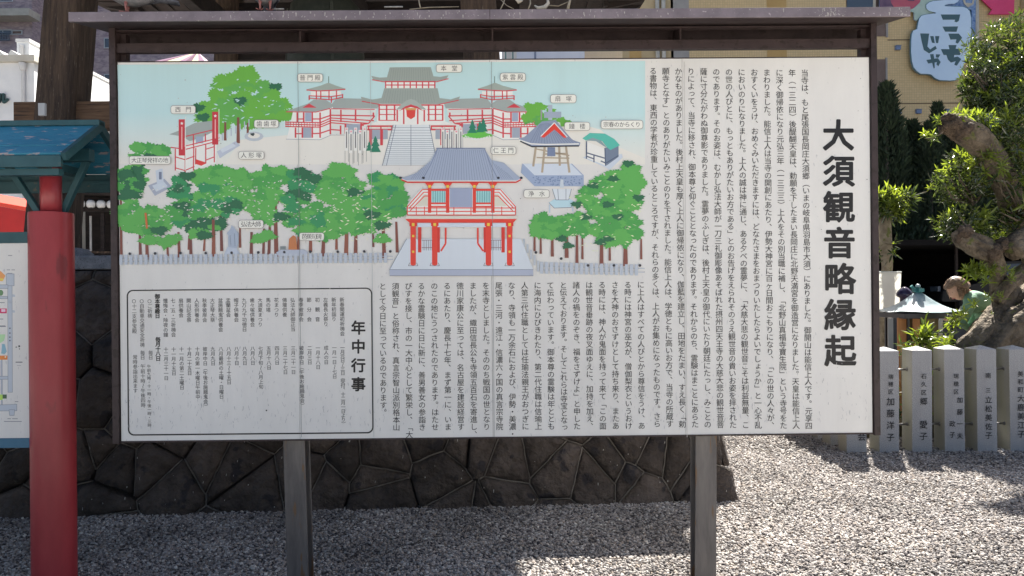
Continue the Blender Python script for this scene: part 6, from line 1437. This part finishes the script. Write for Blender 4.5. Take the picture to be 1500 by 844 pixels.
# head: sculpted ellipsoid facing left and down
Hc = Wp(1403, 423.5); face = Vector((-.84, -.08, -.52)).normalized(); up_ = Vector((-.45, 0, .9)); up_ = (up_ - face * up_.dot(face)).normalized(); side = face.cross(up_)
def hp(a, b, c): return Hc + (face * a + side * b + up_ * c) * 1.1
hm = MB(); nu, nv = 24, 16
for j in range(nv + 1):
    th_ = math.pi * j / nv
    for i in range(nu):
        ph = 2 * math.pi * i / nu; a = math.cos(ph) * math.sin(th_); b = math.sin(ph) * math.sin(th_); c = math.cos(th_)
        rx_ = .098; ry_ = .075; rz_ = .118
        if c < 0: ry_ *= 1 + .28 * c; rx_ *= 1 + .10 * c
        x = a * rx_; 
        if a > .75: x += .024 * math.exp(-((b / .16) ** 2)) * math.exp(-(((c + .12) / .20) ** 2))      # nose
        if a > .6: x -= .010 * math.exp(-(((abs(b) - .34) / .14) ** 2)) * math.exp(-(((c - .10) / .12) ** 2))   # eye sockets
        if a > .6: x += .007 * math.exp(-((b / .25) ** 2)) * math.exp(-(((c + .47) / .07) ** 2)) + .008 * math.exp(-((b / .2) ** 2)) * math.exp(-(((c + .80) / .12) ** 2))
        hm.v.append(tuple(hp(x, b * ry_, c * rz_)))
for j in range(nv):
    for i in range(nu): i2 = (i + 1) % nu; hm.f.append((j * nu + i, j * nu + i2, (j + 1) * nu + i2, (j + 1) * nu + i))
hd_ = hm.build('head', m_skin, per, smooth=True)
for s_ in (-1, 1):
    ey = MB(); ey.lathe((0, 0, 0), [(.001, -.010), (.008, -.006), (.010, 0), (.008, .006), (.001, .010)], 10); o = ey.build('eye', m_black, hd_, smooth=True); o.location = hp(.078, s_ * .028, .012)
    er = MB(); er.tube([hp(-.008, s_ * .072, .018), hp(-.016, s_ * .082, .006), hp(-.010, s_ * .080, -.022), hp(-.002, s_ * .072, -.03)], [.007, .010, .009, .006], 8); er.build('ear', m_skin, hd_, smooth=True)
MB().tube([hp(.086, -.022, -.056), hp(.096, 0, -.055), hp(.086, .022, -.056)], .0045, 6).build('mouth', mat('lips', (.40, .14, .13), rough=.5), hd_)
# hair: bob falling forward round the cheeks
hh = MB(); nu, nv = 36, 14
for j in range(nv + 1):
    for i in range(nu):
        ph = 2 * math.pi * i / nu; back = -math.cos(ph); lim = 1.05 + .75 * max(0, min(1, (back + .45) / .75)); th_ = lim * j / nv
        a = math.cos(ph) * math.sin(th_); b = math.sin(ph) * math.sin(th_); c = math.cos(th_); st_ = 1 + .05 * math.sin(i * 2.6) * (j / nv) + .03 * math.sin(i * 5.1 + j)
        fl2 = 1 + .12 * (j / nv) ** 2
        hh.v.append(tuple(hp(a * .112 * st_ * fl2 + .004, b * .092 * st_ * fl2, c * .130 * st_ + .004)))
for j in range(nv):
    for i in range(nu): i2 = (i + 1) % nu; hh.f.append((j * nu + i, j * nu + i2, (j + 1) * nu + i2, (j + 1) * nu + i))
ho_ = hh.build('hair', m_hair, per, smooth=True); s_ = ho_.modifiers.new('t', 'SOLIDIFY'); s_.thickness = .014; s_.offset = -1
strand = MB()
for k in range(60):
    s1 = rg.choice((-1, 1)); b0 = s1 * rg.uniform(.055, .085); a0 = rg.uniform(-.075, .05); c0 = rg.uniform(.0, .05); dn = Vector((0, 0, -1)); p0 = hp(a0, b0, c0)
    strand.tube([p0, p0 + (-up_ * .5 + dn * .5) * .05 + side * s1 * .006, p0 + (-up_ * .4 + dn * .6) * rg.uniform(.08, .11)], [.008, .007, .002], 5)
strand.build('hair_strands', m_hair, ho_, smooth=True)
MB().tube([Wp(1412, 449, -.07), Wp(1410, 458, -.06), Wp(1409, 466, -.05)], [.03, .045, .04], 10).build('collar', m_scarf, per, smooth=True)
def hand(w0, grip, s_):
    """palm with five fingers curled over the rail at grip"""
    d = (grip - w0).normalized(); hm_ = MB(); up2 = Vector((0, 0, 1)); sd = d.cross(up2).normalized()
    pc = w0 + d * .045; hm_.tube([w0 - d * .02, w0 + d * .02, w0 + d * .05, w0 + d * .075], [.022, .030, .036, .03], 12)
    palm = hm_.build('hand', m_skin, per, smooth=True)
    for k, (ln_, r_) in enumerate(((.062, .0085), (.070, .009), (.066, .009), (.052, .0078))):
        o0 = w0 + d * .068 + sd * (k - 1.5) * .018; a1 = o0 + d * ln_ * .4 + up2 * .004; a2 = a1 + d * ln_ * .22 - up2 * ln_ * .32; a3 = a2 - d * ln_ * .15 - up2 * ln_ * .3
        MB().tube([o0, a1, a2, a3], [r_ * 1.05, r_, r_ * .95, r_ * .75], 8).build('finger', m_skin, palm, smooth=True)
    t0 = w0 + d * .02 - sd * .026; MB().tube([t0, t0 - sd * .02 + d * .022 - up2 * .012, t0 - sd * .018 + d * .045 - up2 * .03], [.011, .010, .008], 8).build('thumb', m_skin, palm, smooth=True)
hand(hal, hal + Vector((-.6, .15, .05)), 1); hand(har, har + Vector((-.6, -.2, .0)), -1)
for f_ in (fl_, fr_):
    MB().tube([f_ + Vector((.08, 0, -.015)), f_ + Vector((.0, 0, -.005)), f_ + Vector((-.09, 0, -.02)), f_ + Vector((-.15, 0, -.03))], [.035, .048, .042, .025], 12).build('shoe', m_shoe, per, smooth=True)
ground_fix = None

# ---------------------------------------------------------------- pigeons and litter on the canopy
m_pg = mat('pigeon grey feathers', (.09, .10, .13), (.18, .19, .22), scale=20, rough=.8); m_pb = mat('pale pigeon belly', (.12, .125, .14), (.26, .255, .26), scale=25, rough=.9); m_pl = mat('pink bird leg', (.30, .12, .11), rough=.6)
def pigeon(px, py, Y, ang, lab, tilt=.15):
    p_ = P(px, py, Y); e_ = empty('pigeon', p_, ang, lab, 'pigeon')
    def lobes(name, sections, m, n=14):
        mb = MB(); 
        for (x, z, ry, rz) in sections:
            for k in range(n): a = 2 * math.pi * k / n; mb.v.append((x, ry * math.cos(a), z + rz * math.sin(a)))
        for i in range(len(sections) - 1):
            for k in range(n): k2 = (k + 1) % n; mb.f.append((i * n + k, i * n + k2, (i + 1) * n + k2, (i + 1) * n + k))
        mb.f.append(tuple(range(n))[::-1]); mb.f.append(tuple((len(sections) - 1) * n + k for k in range(n))); return mb.build(name, m, e_, smooth=True)
    lobes('body', [(-.11, .085, .012, .010), (-.08, .083, .032, .026), (-.03, .085, .052, .045), (.03, .095, .058, .052), (.08, .115, .048, .046), (.105, .15, .030, .034), (.115, .185, .022, .024), (.125, .205, .024, .022), (.145, .208, .018, .016), (.160, .204, .006, .006)], m_pb)
    lobes('tail', [(-.21, .070, .030, .006), (-.15, .078, .028, .010), (-.09, .088, .026, .014)], m_pg)
    for s_ in (-1, 1):
        mb = MB(); n = 8
        for i, (x, y, z, ry, rz) in enumerate([(.075, .046, .115, .010, .026), (.02, .058, .108, .012, .040), (-.05, .050, .100, .011, .034), (-.12, .028, .092, .008, .018), (-.17, .014, .086, .004, .007)]):
            for k in range(n): a = 2 * math.pi * k / n; mb.v.append((x, s_ * (y + ry * math.cos(a)), z + rz * math.sin(a)))
        for i in range(4):
            for k in range(n): k2 = (k + 1) % n; mb.f.append((i * n + k, i * n + k2, (i + 1) * n + k2, (i + 1) * n + k))
        mb.build('wing', m_pg, e_, smooth=True)
        lg = MB().tube([(.01, s_ * .022, .055), (.012, s_ * .022, .03), (.008, s_ * .022, .004)], [.010, .005, .004], 6)
        for t in (-.5, 0, .5, math.pi): lg.tube([(.008, s_ * .022, .004), (.008 + .032 * math.cos(t) * (.6 if t > 3 else 1), s_ * .022 + .032 * math.sin(t), .003)], [.004, .002], 5)
        lg.build('leg', m_pl, e_, smooth=True)
    MB().tube([(.160, 0, .203), (.178, 0, .196)], [.006, .001], 6).build('beak', m_black, e_)
    for s_ in (-1, 1): MB().lathe((.138, s_ * .019, .211), [(.001, -.004), (.004, 0), (.001, .004)], 8).build('eye', m_orange, e_)
pigeon(190, 22, 3.40, math.pi + .25, 'grey pigeon standing side-on at the left end of the canopy edge')
pigeon(389, 18, 3.40, -math.pi / 2 + .2, 'grey pigeon facing out on the canopy edge above the big painted tree')
m_straw = mat('dry straw', (.45, .38, .27), (.32, .26, .18), scale=30, rough=.9); m_feath = mat('pale scrap', (.55, .50, .42), (.45, .42, .36), scale=30, rough=.9)
def litter(name, pts, r_, lab, m, cat_, n=6):
    w3 = [P(*p) for p in pts]; o = MB().tube([w - w3[0] for w in w3], r_, n).build(name, m, None, smooth=True, loc=w3[0]); tag(o, lab, cat_)
litter('twig', [(600, 14, 3.4), (628, 11, 3.43), (672, 10, 3.46)], [.003, .0025, .002], 'thin dry twig lying along the canopy top above the main hall picture', m_straw, 'twig')
litter('twig', [(612, -10, 3.5), (614, 4, 3.45), (616, 12, 3.4)], [.002, .003, .003], 'upright straw stalk crossing the long twig on the canopy', m_straw, 'twig')
litter('twig', [(740, -8, 3.5), (738, 4, 3.45), (733, 14, 3.4)], [.0025, .003, .003], 'bent straw in the tangle beside the canopy joint', m_straw, 'twig')
litter('twig', [(732, -2, 3.5), (742, 8, 3.45), (752, 13, 3.4)], [.002, .002, .002], 'slanting straw crossing the tangle beside the canopy joint', m_straw, 'twig')
litter('twig', [(776, -8, 3.5), (777, 6, 3.45), (774, 13, 3.4)], [.003, .0035, .003], 'upright stalk between the two pale curled scraps', m_straw, 'twig')
litter('twig', [(838, -10, 3.5), (834, 4, 3.45), (832, 13, 3.4)], [.005, .006, .007], 'thick pale stalk at the right of the litter on the canopy', m_straw, 'twig')
litter('twig', [(802, 8, 3.45), (818, 9, 3.45), (832, 3, 3.45)], [.003, .0025, .002], 'thin stalk joining the curled scrap to the thick stalk', m_straw, 'twig')
litter('curled_leaf', [(802, -4, 3.42), (803, 5, 3.42), (798, 11, 3.41), (788, 12, 3.41), (783, 8, 3.41)], [.004, .008, .011, .008, .003], 'pale curled dry leaf on the canopy right of the joint', m_feath, 'leaf', 8)
litter('curled_leaf', [(754, -2, 3.42), (760, 3, 3.42), (766, 1, 3.42)], [.002, .010, .002], 'small pale leaf scrap between the straws on the canopy', m_feath, 'leaf', 8)
litter('white_strip', [(401, 13.6, 3.4), (416, 13.3, 3.4)], [.004, .004], 'short white strip at the foot of the facing pigeon', m_drop, 'strip', 4)
litter('white_strip', [(563, 10.4, 3.4), (590, 10.1, 3.4)], [.004, .004], 'longer white strip on the canopy above the left pavilion picture', m_drop, 'strip', 4)

bpy.data.objects.remove(_fo)
n_obj = len(bpy.data.objects); print('objects', n_obj)
